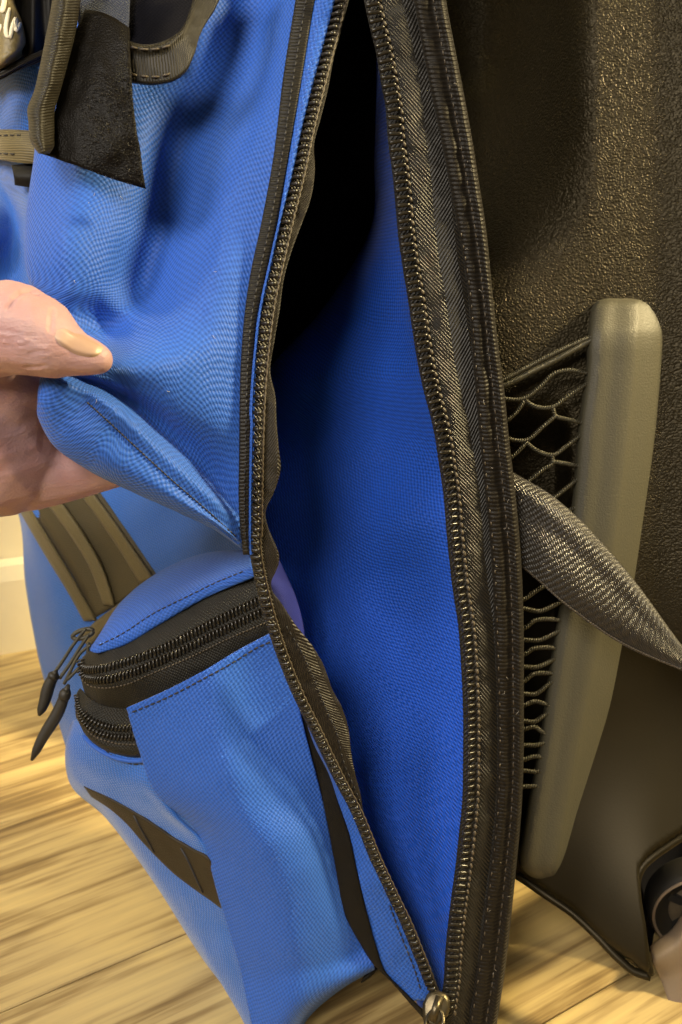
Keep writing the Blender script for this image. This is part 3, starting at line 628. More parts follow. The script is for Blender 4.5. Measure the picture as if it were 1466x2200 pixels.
fp = surf('front_panel', rows, 60, 110, M_blue_front_lit, BP, .0014, wr=.0018, wscale=26, seed=41, key='front')
stitches('front_stitching', 'front', [(186, 1572), (215, 1600), (255, 1632), (290, 1642), (330, 1636)], M_thread, fp, 14, .72, .0004)
# blue lip under the lower zipper
mb = MB(); lip = [on('front', a, b, .0006) or P(a, b, .483) for a, b in [(180, 1582), (200, 1602), (230, 1621), (262, 1632), (295, 1635), (328, 1629)]]
lp = crom3(lip, np.linspace(0, 1, 30)); mb.tube(lp, .0012, 8); mb.build('piping', M_blue, fp)
# brown webbing band across the front panel
up = [(180, 1690), (246, 1722), (327, 1770), (389, 1812), (450, 1846), (472, 1880)]
lo = [(196, 1712), (254, 1752), (303, 1806), (348, 1853), (389, 1890), (430, 1919), (489, 1962)]
ua = crom([(a, b, 0) for a, b in up], np.linspace(0, 1, 9)); la = crom([(a, b, 0) for a, b in lo], np.linspace(0, 1, 9)); rws = []
def dep(x, y, key, off, dflt):
    h = on(key, x, y, off)
    if h is None: return dflt
    v = h - CAMP; return v.dot(Vector((0, cp, -sp_)))
for i in range(9):
    r = []
    for t in (0, .25, .5, .75, 1):
        x, y = ua[i][:2]*(1-t) + la[i][:2]*t; r.append((x, y, dep(x, y, 'front', .0016, .505)))
    rws.append(r)
wb = surf('webbing_band', rws, 14, 50, M_bandbr, fp, .0012, key='wband')
for pts in ([(288, 1752), (300, 1775), (325, 1820), (332, 1832)], [(389, 1822), (405, 1850), (425, 1895), (436, 1917)]):
    mb = MB(); q = [on('wband', a, b, .0003) for a, b in pts]; q = [v for v in q if v is not None]
    if len(q) > 2: mb.tube(q, .0006, 6); mb.build('bar_tack', M_thread, fp)

# ---- upper front behind: blue front, brown organiser straps
rows = [
 [(560, 1030, .52), (400, 1000, .58), (200, 1000, .64), (60, 1020, .67), (20, 1040, .70)],
 [(560, 1120, .52), (400, 1120, .575), (230, 1120, .63), (60, 1125, .67), (46, 1135, .71)],
 [(560, 1200, .515), (400, 1215, .57), (250, 1230, .62), (100, 1240, .66), (54, 1250, .70)],
 [(540, 1260, .51), (380, 1300, .56), (240, 1330, .61), (120, 1350, .645), (72, 1360, .69)],
 [(500, 1420, .52), (360, 1440, .55), (240, 1450, .59), (150, 1460, .62), (95, 1462, .66)],
 [(480, 1560, .53), (360, 1580, .545), (260, 1590, .57), (180, 1600, .59), (128, 1560, .63)],
 [(470, 1680, .54), (380, 1690, .545), (290, 1690, .56), (200, 1690, .575), (158, 1660, .60)]]
fu = surf('front_pocket', rows, 60, 70, M_blue_front_lit, BP, .0014, wr=.003, wscale=16, seed=51, key='fup')
def strap_on(name, top, bot, mat, key, off, lab=None, nv=30):
    """a strap: top edge polyline and bottom edge polyline in the picture, laid on a surface"""
    a = crom([(x, y, 0) for x, y in top], np.linspace(0, 1, 8)); b = crom([(x, y, 0) for x, y in bot], np.linspace(0, 1, 8)); rr = []
    for i in range(8):
        r = []
        for t in (0, .15, .5, .85, 1):
            x, y = a[i][:2]*(1-t)+b[i][:2]*t; r.append((x, y, dep(x, y, key, off*(1 if .1 < t < .9 else .3), .6)))
        rr.append(r)
    o = surf(name, rr, 10, nv, mat, BP, .002)
    if lab: o['label'] = lab
    return o
strap_on('organizer_strap', [(40, 1095), (95, 1190), (150, 1280), (180, 1335)], [(62, 1085), (118, 1175), (172, 1265), (208, 1330)], M_olive_lit, 'fup', .003)
strap_on('organizer_back', [(62, 1085), (118, 1175), (172, 1265), (200, 1330)], [(210, 1050), (255, 1115), (300, 1180), (340, 1240)], M_org, 'fup', .0012)
strap_on('organizer_strap', [(98, 1080), (150, 1150), (190, 1215), (222, 1300)], [(130, 1070), (185, 1150), (228, 1230), (250, 1300)], M_olive_lit, 'fup', .006)
strap_on('organizer_strap', [(170, 1060), (210, 1115), (255, 1180), (300, 1255)], [(198, 1050), (245, 1115), (290, 1180), (332, 1240)], M_olive_lit, 'fup', .005)
strap_on('zipper_tape', [(165, 1370), (205, 1335), (250, 1300), (300, 1262)], [(198, 1392), (225, 1355), (262, 1315), (310, 1275)], M_olive_lit, 'fup', .010, 'olive zipper tape edge below the organizer straps')

# ---- zipper pulls hanging on cords
def pull(px, d, cord, tab, wid):
    e = None
    mb = MB(); t3 = [P(x, y, d) for x, y in tab]; q = crom3(t3, np.linspace(0, 1, 16))
    n = len(q); V, F = [], []; vz = (CAMP - t3[0]).normalized()
    for i in range(n):
        t = Vector(q[min(i+1, n-1)]) - Vector(q[max(i-1, 0)]); t.normalize(); ac = t.cross(vz).normalized(); u = i/(n-1)
        wv = wid*d/FPX*(.75 + .35*math.sin(u*math.pi*1.1))*(.35 if i in (0, n-1) else (.75 if i in (1, n-2) else 1)); h = .0020*(.5 if i in (0, n-1) else 1)
        for k in range(8):
            an = 2*math.pi*k/8; V.append(Vector(q[i]) + ac*wv*math.cos(an) + vz*h*math.sin(an))
    for i in range(n-1):
        for k in range(8): F.append((i*8+k, i*8+(k+1) % 8, (i+1)*8+(k+1) % 8, (i+1)*8+k))
    F += [tuple(range(8))[::-1], tuple((n-1)*8+k for k in range(8))]
    o = mb.add(V, F).build('zipper_pull', M_rubber, BP)
    mb = MB(); a0, a1 = Vector(q[1]), Vector(q[3]); mb.tube([a0, a0+(a1-a0)*.3, a0+(a1-a0)*.7, a1], [.0022, .0031, .0031, .0024], 10); mb.build('collar', M_rubber, o)
    mb = MB()
    for c in cord: mb.tube([tuple(v) for v in crom3([P(x, y, d+.001) for x, y in c], np.linspace(0, 1, 20))], .0009, 6)
    mb.build('cord', M_cord, o); return o
pull(0, .515, [[(185, 1350), (158, 1385), (135, 1420), (116, 1448)], [(192, 1362), (170, 1395), (148, 1430), (128, 1458)]], [(122, 1440), (105, 1475), (95, 1510), (84, 1538)], 12)
pull(0, .510, [[(190, 1380), (185, 1420), (165, 1440), (145, 1460)], [(196, 1385), (176, 1400), (150, 1445), (138, 1470)]], [(148, 1470), (125, 1530), (92, 1585), (68, 1634)], 12)
mb = MB(); mb.tube([P(178 + 22*math.cos(a), 1362 + 9*math.sin(a)-6*math.cos(a), .517) for a in np.linspace(0, 2*math.pi, 18)], .0012, 8); mb.build('pull_loop', M_cord, BP)

# ---- top left: haul loop, hook tape, side strap, label
rows = [[(182, 20, .408), (215, 25, .406), (250, 40, .405), (278, 60, .404)],
        [(150, 100, .405), (195, 110, .402), (240, 118, .400), (278, 120, .399)],
        [(125, 210, .402), (180, 215, .398), (235, 222, .396), (288, 235, .396)],
        [(100, 300, .401), (165, 315, .397), (230, 330, .396), (303, 345, .398)],
        [(83, 326, .402), (165, 356, .398), (240, 384, .399), (314, 406, .402)]]
surf('hook_patch', rows, 26, 40, M_velcro, BP, .0016, key='velcro', wr=.0012, wscale=40)
bv = bpy.data.objects['hook_patch']
mb = MB()
for i in range(900):
    x, y = random.uniform(170, 308), random.uniform(160, 398); f = (x-180)/120
    if random.random() > .25 + .75*f: continue
    h = on('velcro', x, y, -.0002)
    if h is None: continue
    dv = Vector((random.uniform(-1, 1), -.8, random.uniform(-.6, 1))).normalized()*.0014; sd = Vector((random.uniform(-1, 1), 0, random.uniform(-1, 1)))*.0006
    mb.tube([h, h+dv*.8, h+dv+sd, h+dv*.7+sd*1.8], .00010, 4)
o = mb.build('hooks', M_tooth, bv); o['kind'] = 'stuff'
strapL = Curve([(118, -80), (112, 0), (98, 80), (84, 150), (70, 205), (60, 228), (62, 270), (64, 300), (84, 332)])
strapR = Curve([(185, -80), (174, 0), (163, 70), (148, 130), (132, 190), (118, 240), (117, 290), (112, 325), (104, 334)])
rows = []
for y in np.linspace(-80, 330, 26):
    a, b = float(strapL(y)), float(strapR(y)); d = .388 + .00001*(330-y)
    rows.append([(a+6, y, d+.016), (a, y, d+.008), (a+(b-a)*.18, y, d+.0005), (a+(b-a)*.45, y, d-.001), (a+(b-a)*.75, y, d+.003), (b, y, d+.009), (b-6, y, d+.016)])
ss = surf('side_strap', rows, 26, 90, M_olive, BP, .001, wr=.0008, wscale=60, seed=4)
# loop of webbing
rows = []
topl = [(262, 78), (290, 92), (325, 95), (360, 84), (390, 62), (405, 30), (418, -20), (424, -80)]
botl = [(270, 172), (300, 178), (345, 178), (385, 165), (412, 130), (432, 70), (470, 0), (500, -80)]
ta = crom([(x, y, 0) for x, y in topl], np.linspace(0, 1, 12)); ba = crom([(x, y, 0) for x, y in botl], np.linspace(0, 1, 12))
for i in range(12):
    f = i/11; d = .4035 + .004*f + .020*max(0, f-.45); r = []
    for t in (0, .04, .3, .7, 1):
        x, y = ta[i][:2]*(1-t) + ba[i][:2]*t; r.append((x, y, d + (.004 if t == 0 else 0) + .002*t))
    rows.append(r)
wl = surf('webbing_loop', rows, 16, 70, M_olive, BP, .0022, key='loop', wr=.0004, wscale=60)
stitches('loop_stitching', 'loop', [(278, 100), (310, 106), (345, 104), (378, 92)], M_thread_br, wl, 24, .7, .0005)
stitches('loop_stitching', 'loop', [(278, 158), (310, 164), (350, 163), (378, 152)], M_thread_br, wl, 24, .7, .0005)
# dark inside of the loop and pocket seen through it
rows = [[(165, -90, .425), (250, -90, .428), (340, -90, .432), (440, -90, .434)], [(165, 0, .422), (250, 0, .425), (335, 0, .428), (430, 0, .431)], [(170, 70, .418), (250, 70, .421), (330, 75, .424), (405, 60, .428)], [(180, 130, .414), (250, 135, .417), (320, 130, .420), (380, 120, .424)]]
surf('loop_backing', rows, 24, 24, M_lining, BP, .001)
rows = [[(170, -90, .419), (230, -90, .421), (290, -90, .424)], [(172, 0, .416), (225, 5, .418), (280, 0, .421)], [(176, 40, .412), (225, 55, .414), (275, 62, .417)], [(180, 55, .412), (230, 72, .414), (270, 78, .418)]]
surf('mesh_lining', rows, 20, 24, weave('slate_lining', (.030, .040, .080), pitch=.0016), BP, .001, wr=.001, wscale=40)
# blue body and webbing at the far left
rows = [[(-120, -90, .60), (-20, -90, .53), (60, -90, .485), (130, -90, .475), (240, -90, .475)], [(-120, 140, .56), (-20, 150, .497), (50, 150, .457), (110, 150, .453), (240, 150, .475)], [(-120, 280, .57), (-20, 285, .515), (50, 285, .470), (100, 285, .466), (240, 285, .475)],
        [(-120, 345, .60), (-20, 345, .53), (35, 350, .482), (90, 350, .470), (240, 350, .47)], [(-120, 480, .53), (-20, 480, .49), (30, 470, .505), (75, 470, .470), (240, 470, .47)], [(-120, 640, .54), (-20, 640, .505), (40, 640, .500), (110, 640, .475), (240, 640, .475)], [(-120, 800, .56), (-20, 800, .53), (40, 800, .52), (110, 800, .50), (240, 800, .49)]]
surf('front_body', rows, 50, 90, M_blue_front_lit, BP, .0014, wr=.002, wscale=26, seed=61, key='fbody')
rows = [[(-90, 285, .565), (-20, 282, .515), (10, 278, .474), (60, 280, .466), (95, 285, .464)], [(-90, 310, .562), (-20, 310, .512), (10, 308, .471), (55, 312, .463), (90, 318, .461)], [(-90, 348, .565), (-20, 346, .515), (10, 345, .474), (45, 350, .466), (80, 352, .464)]]
bs = surf('body_strap', rows, 30, 16, M_olive_lit, BP, .002, key='bstrap')
stitches('strap_stitching', 'bstrap', [(-20, 293), (5, 291), (55, 290)], M_thread, bs, 14, .7, .0004)
stitches('strap_stitching', 'bstrap', [(-20, 331), (5, 330), (45, 332)], M_thread, bs, 14, .7, .0004)
rows = [[(25, 355, .470), (55, 352, .468), (90, 350, .468)], [(30, 380, .467), (60, 380, .465), (90, 380, .466)], [(32, 398, .470), (60, 402, .468), (88, 404, .468)]]
surf('strap_keeper', rows, 12, 12, M_black, BP, .003)
# pleated black cloth behind the label, and the printed label
rows = [[(-90, -90, .470), (0, -90, .462), (45, -90, .452), (90, -90, .450), (140, -90, .46)], [(-90, 20, .468), (0, 20, .460), (45, 20, .448), (90, 20, .447), (130, 20, .458)], [(-90, 90, .466), (0, 95, .458), (45, 90, .446), (80, 85, .446), (118, 80, .456)], [(-90, 165, .470), (0, 160, .462), (40, 140, .450), (70, 125, .450), (100, 112, .458)]]
surf('pleated_cloth', rows, 60, 30, M_black, BP, .0016, disp=lambda X, Y, u, v: .0022*np.sin(X/6.5))
rows = [[(-100, -90, .510), (-40, -90, .468), (10, -90, .438), (38, -90, .441), (44, -90, .446)], [(-100, 0, .510), (-40, 0, .468), (5, 0, .435), (26, 0, .438), (33, 5, .443)], [(-100, 50, .510), (-40, 50, .468), (10, 48, .434), (42, 48, .438), (49, 50, .443)], [(-100, 105, .510), (-40, 105, .468), (10, 102, .434), (48, 95, .438), (56, 92, .443)], [(-100, 160, .510), (-40, 155, .468), (5, 140, .437), (36, 122, .440), (48, 114, .445)], [(-100, 172, .510), (-40, 165, .468), (2, 149, .441), (36, 130, .444), (50, 120, .449)]]
lb = surf('label_patch', rows, 40, 50, M_label, BP, .002, key='label')
def stroke(mb, pts, wpx):
    q = crom([(a, b, 0) for a, b in pts], np.linspace(0, 1, 14)); V, F = [], []; n = len(q); c = 0
    pts3 = []
    for i in range(n):
        t = q[min(i+1, n-1)][:2]-q[max(i-1, 0)][:2]; t = t/np.linalg.norm(t); nn = np.array([-t[1], t[0]]); ww = wpx*(.45 if i in (0, n-1) else (.85 if i in (1, n-2) else 1))/2
        for s in (-1, 1):
            x, y = q[i][:2] + nn*ww*s; h = on('label', x, y, .0005) or P(x, y, .434); V.append(h)
    for i in range(n-1): F.append((2*i, 2*i+1, 2*i+3, 2*i+2))
    mb.add(V, F)
mb = MB(); stroke(mb, [(10, -12), (9, 8), (4, 27)], 11); stroke(mb, [(21, 17), (16, 40), (13, 60), (16, 78), (21, 80), (25, 65), (29, 50), (33, 37)], 9); stroke(mb, [(33, 37), (35, 45), (34, 58), (35, 66), (40, 58), (44, 48)], 8); stroke(mb, [(-14, 95), (-6, 75), (2, 52)], 8); stroke(mb, [(-14, 20), (-6, -5), (0, -30)], 9)
o = mb.build('lettering', M_white, lb); m = o.modifiers.new('thickness', 'SOLIDIFY'); m.thickness = .0004; m.offset = 0
rows = [[(-90, 172, .452), (0, 155, .444), (45, 128, .443), (80, 112, .446), (110, 98, .45)], [(-90, 180, .448), (0, 163, .440), (45, 138, .439), (80, 122, .442), (110, 108, .446)], [(-90, 190, .452), (0, 172, .444), (40, 152, .443), (80, 136, .446), (110, 120, .45)]]
surf('label_binding', rows, 26, 10, M_bind, BP, .002)

# ---- moulded back shell with skid rail, wheel, net pocket
base = lambda x, y: .500 + (y-640)*.0000205 - (x-1300)*.000012
def dshell(x, y, *_):
    b = base(x, y)
    r = .11*SS((1285-x)/260)*SS((600+(1240-x)*.5-y)/560)  # upper left set back, shaped to keep that area dark
    r2 = .030*SS((y-850)/140)*SS((1232-x)/40)*SS((1790-y)/90)
    top = -.006*SS((x-1400)/140)*SS((1700-y)/500)
    fl = -.036*SS((y-1500)/600)*SS((x-1060)/360)
    return b + r + r2 + top + fl
yb = Curve([(1780, 900), (1800, 1000), (1883, 1115), (1962, 1230), (2060, 1330), (2088, 1365), (2100, 1396)])
xs = np.concatenate([np.linspace(940, 1372, 60), np.linspace(1376, 1480, 26), np.linspace(1490, 1760, 24)])
arch = Curve([(1876, 1372), (1850, 1390), (1834, 1410), (1822, 1428), (1797, 1466), (1765, 1520), (1735, 1580), (1700, 1700)])
ygrid = np.concatenate([np.linspace(-560, -140, 12), np.linspace(-110, 1680, 90), np.linspace(1692, 2104, 48)]); arch_f = lambda x: float(np.interp(x, [1372, 1390, 1410, 1428, 1466, 1520, 1580, 1760], [1876, 1850, 1834, 1822, 1797, 1765, 1735, 1680]))
yb_f = lambda x: float(np.interp(x, [900, 1000, 1115, 1230, 1330, 1365, 1396], [1780, 1800, 1883, 1962, 2060, 2088, 2100]))
Vp, IDX = [], {}
for i, x in enumerate(xs):
    cut = yb_f(x + 22*float(SS((x-1340)/32))) if x <= 1372 else arch_f(x)
    for j, y in enumerate(ygrid):
        if y >= cut and j and ygrid[j-1] >= cut: continue
        yy = min(y, cut); k = float(SS((x-1300)/72))*(1-float(SS((x-1372)/50)))
        xx = x + 22*k*float(SS((yy-1780)/320)) - 4*k*float(SS((yy-1830)/60))*float(SS((2000-yy)/60))
        IDX[i, j] = len(Vp); Vp.append((xx, yy, float(dshell(xx, yy)) + (.006*float(SS((yy-cut+14)/14)))))
FA = [(IDX[i, j], IDX[i, j+1], IDX[i+1, j+1], IDX[i+1, j]) for i in range(len(xs)-1) for j in range(len(ygrid)-1) if all(k in IDX for k in ((i, j), (i, j+1), (i+1, j), (i+1, j+1)))]
VA = PV(Vp)
sh = mesh_obj('moulded_shell', VA, FA, M_shell, BP)
sh['label'] = 'black pebbled plastic back shell with wheel arch'
m = sh.modifiers.new('thickness', 'SOLIDIFY'); m.thickness = .004; m.offset = -1
bmh = bmesh.new(); bmh.from_mesh(sh.data); bmesh.ops.recalc_face_normals(bmh, faces=bmh.faces[:])
if sum((f.normal.dot(CAMP - f.calc_center_median()) > 0) for f in bmh.faces) < len(bmh.faces)/2: bmesh.ops.reverse_faces(bmh, faces=bmh.faces[:])
bmh.to_mesh(sh.data); bmh.free()
# rolled lip of the wheel arch
lip = [(1398, 2094), (1386, 2040), (1378, 1985), (1370, 1930), (1370, 1885), (1384, 1858), (1404, 1840), (1428, 1823), (1466, 1798), (1520, 1766), (1600, 1725)]
q = crom([(a, b, float(dshell(a, b)) + .0035) for a, b in lip], np.linspace(0, 1, 60)); mb = MB(); mb.tube([P(*v) for v in q], .0022, 8); mb.build('arch_lip', M_shell, sh)
# bottom lip
q = crom([(a, b, float(dshell(a, b)) + .0035) for a, b in [(1100, 1874), (1115, 1883), (1172, 1922), (1230, 1962), (1282, 2010), (1330, 2060), (1362, 2087), (1398, 2099)]], np.linspace(0, 1, 40)); mb = MB(); mb.tube([P(*v) for v in q], .0022, 8); mb.build('bottom_lip', M_shell, sh)
# wheel well behind
rows = [[(1330, 1750, .545), (1450, 1720, .60), (1600, 1680, .60), (1760, 1640, .57)], [(1345, 1850, .55), (1450, 1850, .612), (1600, 1850, .612), (1760, 1850, .58)], [(1355, 1980, .55), (1450, 1990, .60), (1600, 1990, .60), (1760, 1990, .58)], [(1375, 2085, .548), (1450, 2060, .585), (1600, 2060, .585), (1760, 2060, .57)]]
surf('wheel_well', rows, 20, 20, M_lining, sh, .002)
# wheel
wc = P(1502, 1945, .560); r_w = min(.0335, wc.z - FLOOR_TOP); wc.z = FLOOR_TOP + r_w
axd = Vector((-.12, -1, .0)).normalized(); wx = axd.cross(Vector((0, 0, 1))).normalized(); wz = wx.cross(axd)
def lathe(prof, ns=40):
    V, F = [], []
    for rr, h in prof:
        for k in range(ns):
            a = 2*math.pi*k/ns; V.append(wc + (wx*math.cos(a)+wz*math.sin(a))*rr + axd*h)
    for i in range(len(prof)-1):
        for k in range(ns): F.append((i*ns+k, i*ns+(k+1) % ns, (i+1)*ns+(k+1) % ns, (i+1)*ns+k))
    return V, F
wheel = empty('wheel', wc); wheel.parent = BP
WL = []
mb = MB(); mb.add(*lathe([(r_w*.60, -.010), (r_w*.93, -.010), (r_w, -.007), (r_w, .004), (r_w*.95, .008), (r_w*.88, .0085), (r_w*.84, .006), (r_w*.60, .003)])); WL.append(mb.build('tyre', M_tyre))
mb = MB(); mb.add(*lathe([(r_w*.925, .0078), (r_w*.94, .0092), (r_w*.90, .0098), (r_w*.875, .0080)])); WL.append(mb.build('rim', M_guard))
mb = MB(); mb.add(*lathe([(.0001, .010), (.006, .010), (.0095, .0085), (.0105, .005), (.0115, .0015), (r_w*.70, .0010), (r_w*.86, .0035)])); WL.append(mb.build('hub', M_hub))
mb = MB()
for k in range(5):
    a = 2*math.pi*k/5 + .4; dr = wx*math.cos(a)+wz*math.sin(a); mb.box(wc + dr*r_w*.52 + axd*.001, dr*r_w*.22, axd.cross(dr)*.0022, axd*.003)
WL.append(mb.build('spoke', M_tyre, None, False))
# guard plate in front of the wheel
gl = [(1397, 2034), (1410, 2022), (1440, 2000), (1466, 1965), (1500, 1915), (1560, 1870), (1640, 1850)]
gb = [(1470, 2245), (1485, 2260), (1510, 2265), (1545, 2265), (1580, 2265), (1620, 2265), (1680, 2265)]
gm = [(1422, 2110), (1436, 2105), (1465, 2095), (1495, 2075), (1530, 2050), (1580, 2030), (1660, 2020)]
rows = [[(x+1, y+3, .552) for x, y in gl], [(x, y, .5435) for x, y in gl], [(x+1+2*(i > 0), y+8, .5395) for i, (x, y) in enumerate(gl)], [(x, y, .5365-.0008*i) for i, (x, y) in enumerate(gm)], [(x, y, .531-.0008*i) for i, (x, y) in enumerate(gb)]]
gd = surf('wheel_guard', rows, 40, 50, M_guard, BP, .003)
# skid rail
rl = Curve([(1267, 692), (1259, 805), (1245, 907), (1234, 1044), (1219, 1180), (1203, 1303), (1189, 1389), (1174, 1491), (1160, 1593), (1141, 1696), (1128, 1768), (1115, 1850)])
rr_ = Curve([(1437, 692), (1432, 770), (1416, 941), (1391, 1112), (1370, 1252), (1344, 1389), (1324, 1491), (1300, 1593), (1274, 1720), (1250, 1850)])
rows = []
def rail_row(y, a, b, df):
    d = float(base((a+b)/2, y)) - .013; w = b-a
    return [(a+2, y, d+.020), (a, y, d+.006+df), (a+w*.03, y, d+.0022+df), (a+w*.10, y, d+.0003+df), (a+w*.34, y, d+df), (a+w*.55, y, d+.0001+df), (a+w*.60, y, d+.0006+df), (a+w*.66, y, d+.0024+df), (a+w*.90, y, d+.0100+df), (a+w*.97, y, d+.0135+df), (b, y, d+.020)]
for y, a, b, df in ((640, 1302, 1400, .016), (643, 1288, 1418, .011), (652, 1277, 1429, .0078), (668, 1270, 1435, .0058), (692, 1267, 1437, .0030), (712, 1265, 1436, .0009), (735, 1263, 1434, 0)): rows.append(rail_row(y, a, b, df))
for y in np.linspace(780, 1800, 22): rows.append(rail_row(y, float(rl(y)), float(rr_(y)), 0))
for y, a, b, df in ((1840, 1116, 1251, .0005), (1866, 1121, 1240, .002), (1882, 1138, 1227, .0055), (1894, 1165, 1208, .013)): rows.append(rail_row(y, a, b, df))
rail = surf('skid_rail', rows, 50, 150, M_rail, BP, 0)
# net pocket
def twist(mb, pts, r, pitch=.0025):
    q = crom3([P(*p) for p in pts], np.linspace(0, 1, 120)); s = np.concatenate([[0], np.cumsum(np.linalg.norm(np.diff(q, axis=0), axis=1))]); n = max(6, int(s[-1]/pitch*8))
    for ph in (0, math.pi):
        V = []
        for i in range(n+1):
            k = s[-1]*i/n; c = Vector([np.interp(k, s, q[:, a]) for a in range(3)]); t = Vector([np.interp(min(k+.001, s[-1]), s, q[:, a])-np.interp(max(k-.001, 0), s, q[:, a]) for a in range(3)]).normalized()
            u = t.cross(ez).normalized(); an = i/8*2*math.pi + ph; V.append(c + (u*math.cos(an)+ez*math.sin(an))*r*.68)
        mb.tube(V, r*.52, 5)
ND = .493
def nn(*pts): return [(x, y, ND + (y-800)*.00002) for x, y in pts]
net = MB()
strands = [[(1070, 856), (1126, 856), (1160, 831), (1190, 803), (1215, 796), (1270, 803)], [(1126, 856), (1136, 866), (1188, 874), (1215, 855), (1275, 815)], [(1126, 862), (1110, 885), (1066, 920)], [(1188, 876), (1193, 893), (1215, 900), (1275, 912)], [(1193, 894), (1165, 918), (1133, 945), (1070, 938)],
 [(1130, 950), (1150, 966), (1190, 977), (1215, 960), (1270, 915)], [(1130, 952), (1115, 968), (1070, 1005)], [(1186, 980), (1188, 992), (1165, 1010), (1120, 1046)], [(1188, 992), (1210, 995), (1262, 1004)], [(1262, 1012), (1215, 1050), (1180, 1075), (1160, 1082)],
 [(1090, 1080), (1130, 1076), (1160, 1084), (1200, 1100), (1250, 1085)], [(1090, 1165), (1140, 1160), (1180, 1150), (1240, 1160)]]
low = [[(1126, 1287), (1150, 1271), (1180, 1255), (1215, 1250)], [(1126, 1308), (1160, 1313), (1188, 1302), (1225, 1282)], [(1126, 1350), (1150, 1333), (1175, 1330), (1222, 1335)], [(1126, 1375), (1160, 1375), (1185, 1364), (1220, 1345)], [(1126, 1406), (1145, 1394), (1170, 1391), (1212, 1394)], [(1126, 1433), (1155, 1433), (1176, 1424), (1210, 1405)], [(1126, 1463), (1145, 1449), (1180, 1446), (1205, 1448)], [(1126, 1491), (1150, 1491), (1175, 1473), (1200, 1455)], [(1126, 1515), (1150, 1507), (1168, 1511), (1195, 1520)], [(1126, 1549), (1150, 1550), (1165, 1540), (1190, 1525)], [(1126, 1566), (1150, 1562), (1163, 1571), (1185, 1585)], [(1126, 1601), (1150, 1601), (1185, 1590)], [(1126, 1632), (1150, 1625), (1180, 1632)], [(1126, 1656), (1150, 1658), (1175, 1650)], [(1126, 1690), (1170, 1688)]]
for s in strands: twist(net, nn(*s), .00105)
for s in low: twist(net, nn(*[(1086, s[0][1]+3)] + s), .0011)
net_o = net.build('net_pocket', M_cord, BP); net_o['label'] = 'olive black twisted net pocket between binding and rail'
mb = MB(); twist(mb, nn((1062, 828), (1086, 814), (1150, 780), (1205, 752), (1262, 727), (1300, 712)), .0012, .0022); twist(mb, nn((1062, 836), (1086, 827), (1140, 800), (1190, 775), (1245, 745), (1300, 715)), .0015, .0014)
mb.build('elastic_cord', M_cord, net_o)
# webbing strap over the rail
up = [(1060, 988), (1105, 1016), (1180, 1060), (1240, 1110), (1300, 1172), (1370, 1255), (1440, 1352), (1480, 1405), (1540, 1470), (1620, 1540)]
lo = [(1075, 1190), (1118, 1218), (1160, 1252), (1205, 1292), (1262, 1336), (1330, 1381), (1400, 1415), (1466, 1442), (1530, 1480), (1610, 1548)]
dd = [.474, .470, .466, .464, .463, .462, .460, .459, .458, .458]; rows = []
for (a, b), (c, e), d in zip(up, lo, dd):
    rows.append([(a, b, d+.004), (a+(c-a)*.04, b+(e-b)*.04, d+.0015), (a+(c-a)*.4, b+(e-b)*.4, d-.001), (a+(c-a)*.8, b+(e-b)*.8, d-.0005), (c, e, d+.002)])
surf('webbing_strap', rows, 40, 120, M_web, BP, .0022, key='strap')
stitches('strap_edge', 'strap', [(1072, 1189), (1118, 1214), (1160, 1248), (1205, 1288), (1262, 1332), (1330, 1377), (1400, 1411), (1466, 1438)], M_thread_br, bpy.data.objects['webbing_strap'], 6, .8, .0005)

# parts were modelled in world space: give every direct child of the backpack the matching inverse
bpy.context.view_layer.update()
inv = Matrix.Translation(-Vector(BP.location))
for o in list(BP.children):
    if o is wheel: o.matrix_parent_inverse = inv; continue
    o.matrix_parent_inverse = inv
inv2 = Matrix.Translation(-Vector(wheel.location))
for o in WL: o.parent = wheel; o.matrix_parent_inverse = inv2

# ================================================================== the hand
balls = []
def chain(pts, step=.35, flat=1.0):
    """tapered run of spheres given in picture px, depth and picture radius"""
    pts = [np.array(p, float) for p in pts]
    for a, b in zip(pts[:-1], pts[1:]):
        n = max(2, int(np.linalg.norm((b-a)[:2])/(step*min(a[3], b[3]))) + 1)
        for i in range(n+1):
            x, y, d, r = a + (b-a)*i/n; balls.append((P(x, y, d), r*d/FPX, flat))
chain([(-160, 760, .398, 118), (-60, 712, .384, 112), (25, 704, .376, 104), (75, 719, .373, 93), (112, 742, .371, 74), (150, 756, .371, 54), (190, 766, .371, 43), (212, 772, .371, 34)])
chain([(-160, 760, .398, 118), (-80, 880, .412, 150), (-30, 900, .418, 128)])
chain([(-80, 880, .412, 150), (-20, 980, .425, 140), (20, 985, .428, 112)])
chain([(-80, 800, .402, 125), (-10, 850, .408, 92), (40, 890, .418, 62)])
chain([(10, 830, .404, 70), (60, 836, .406, 40), (92, 838, .408, 30)])
chain([(25, 880, .422, 86), (30, 960, .428, 84)])
chain([(-20, 990, .430, 125), (60, 1018, .432, 84), (130, 1022, .434, 62), (205, 1010, .436, 52), (265, 1002, .437, 42), (320, 975, .436, 40), (365, 930, .432, 36), (370, 880, .428, 30)])
chain([(0, 960, .445, 90), (130, 960, .452, 60), (230, 950, .454, 48), (300, 915, .452, 42), (330, 870, .446, 36), (320, 830, .440, 28)])
chain([(-20, 940, .455, 85), (100, 900, .462, 56), (200, 880, .462, 46), (260, 840, .458, 40), (280, 790, .450, 33)])
chain([(-40, 900, .458, 80), (60, 840, .466, 48), (140, 810, .466, 40), (190, 775, .462, 34), (205, 740, .458, 28)])
chain([(-120, 900, .425, 150), (-260, 960, .44, 130), (-420, 1040, .46, 122), (-700, 1180, .49, 140)], step=.3)
bm = bmesh.new()
for c, r, _ in balls:
    bmesh.ops.create_icosphere(bm, subdivisions=2, radius=r, matrix=Matrix.Translation(c))
me = bpy.data.meshes.new('hand_raw'); bm.to_mesh(me); bm.free()
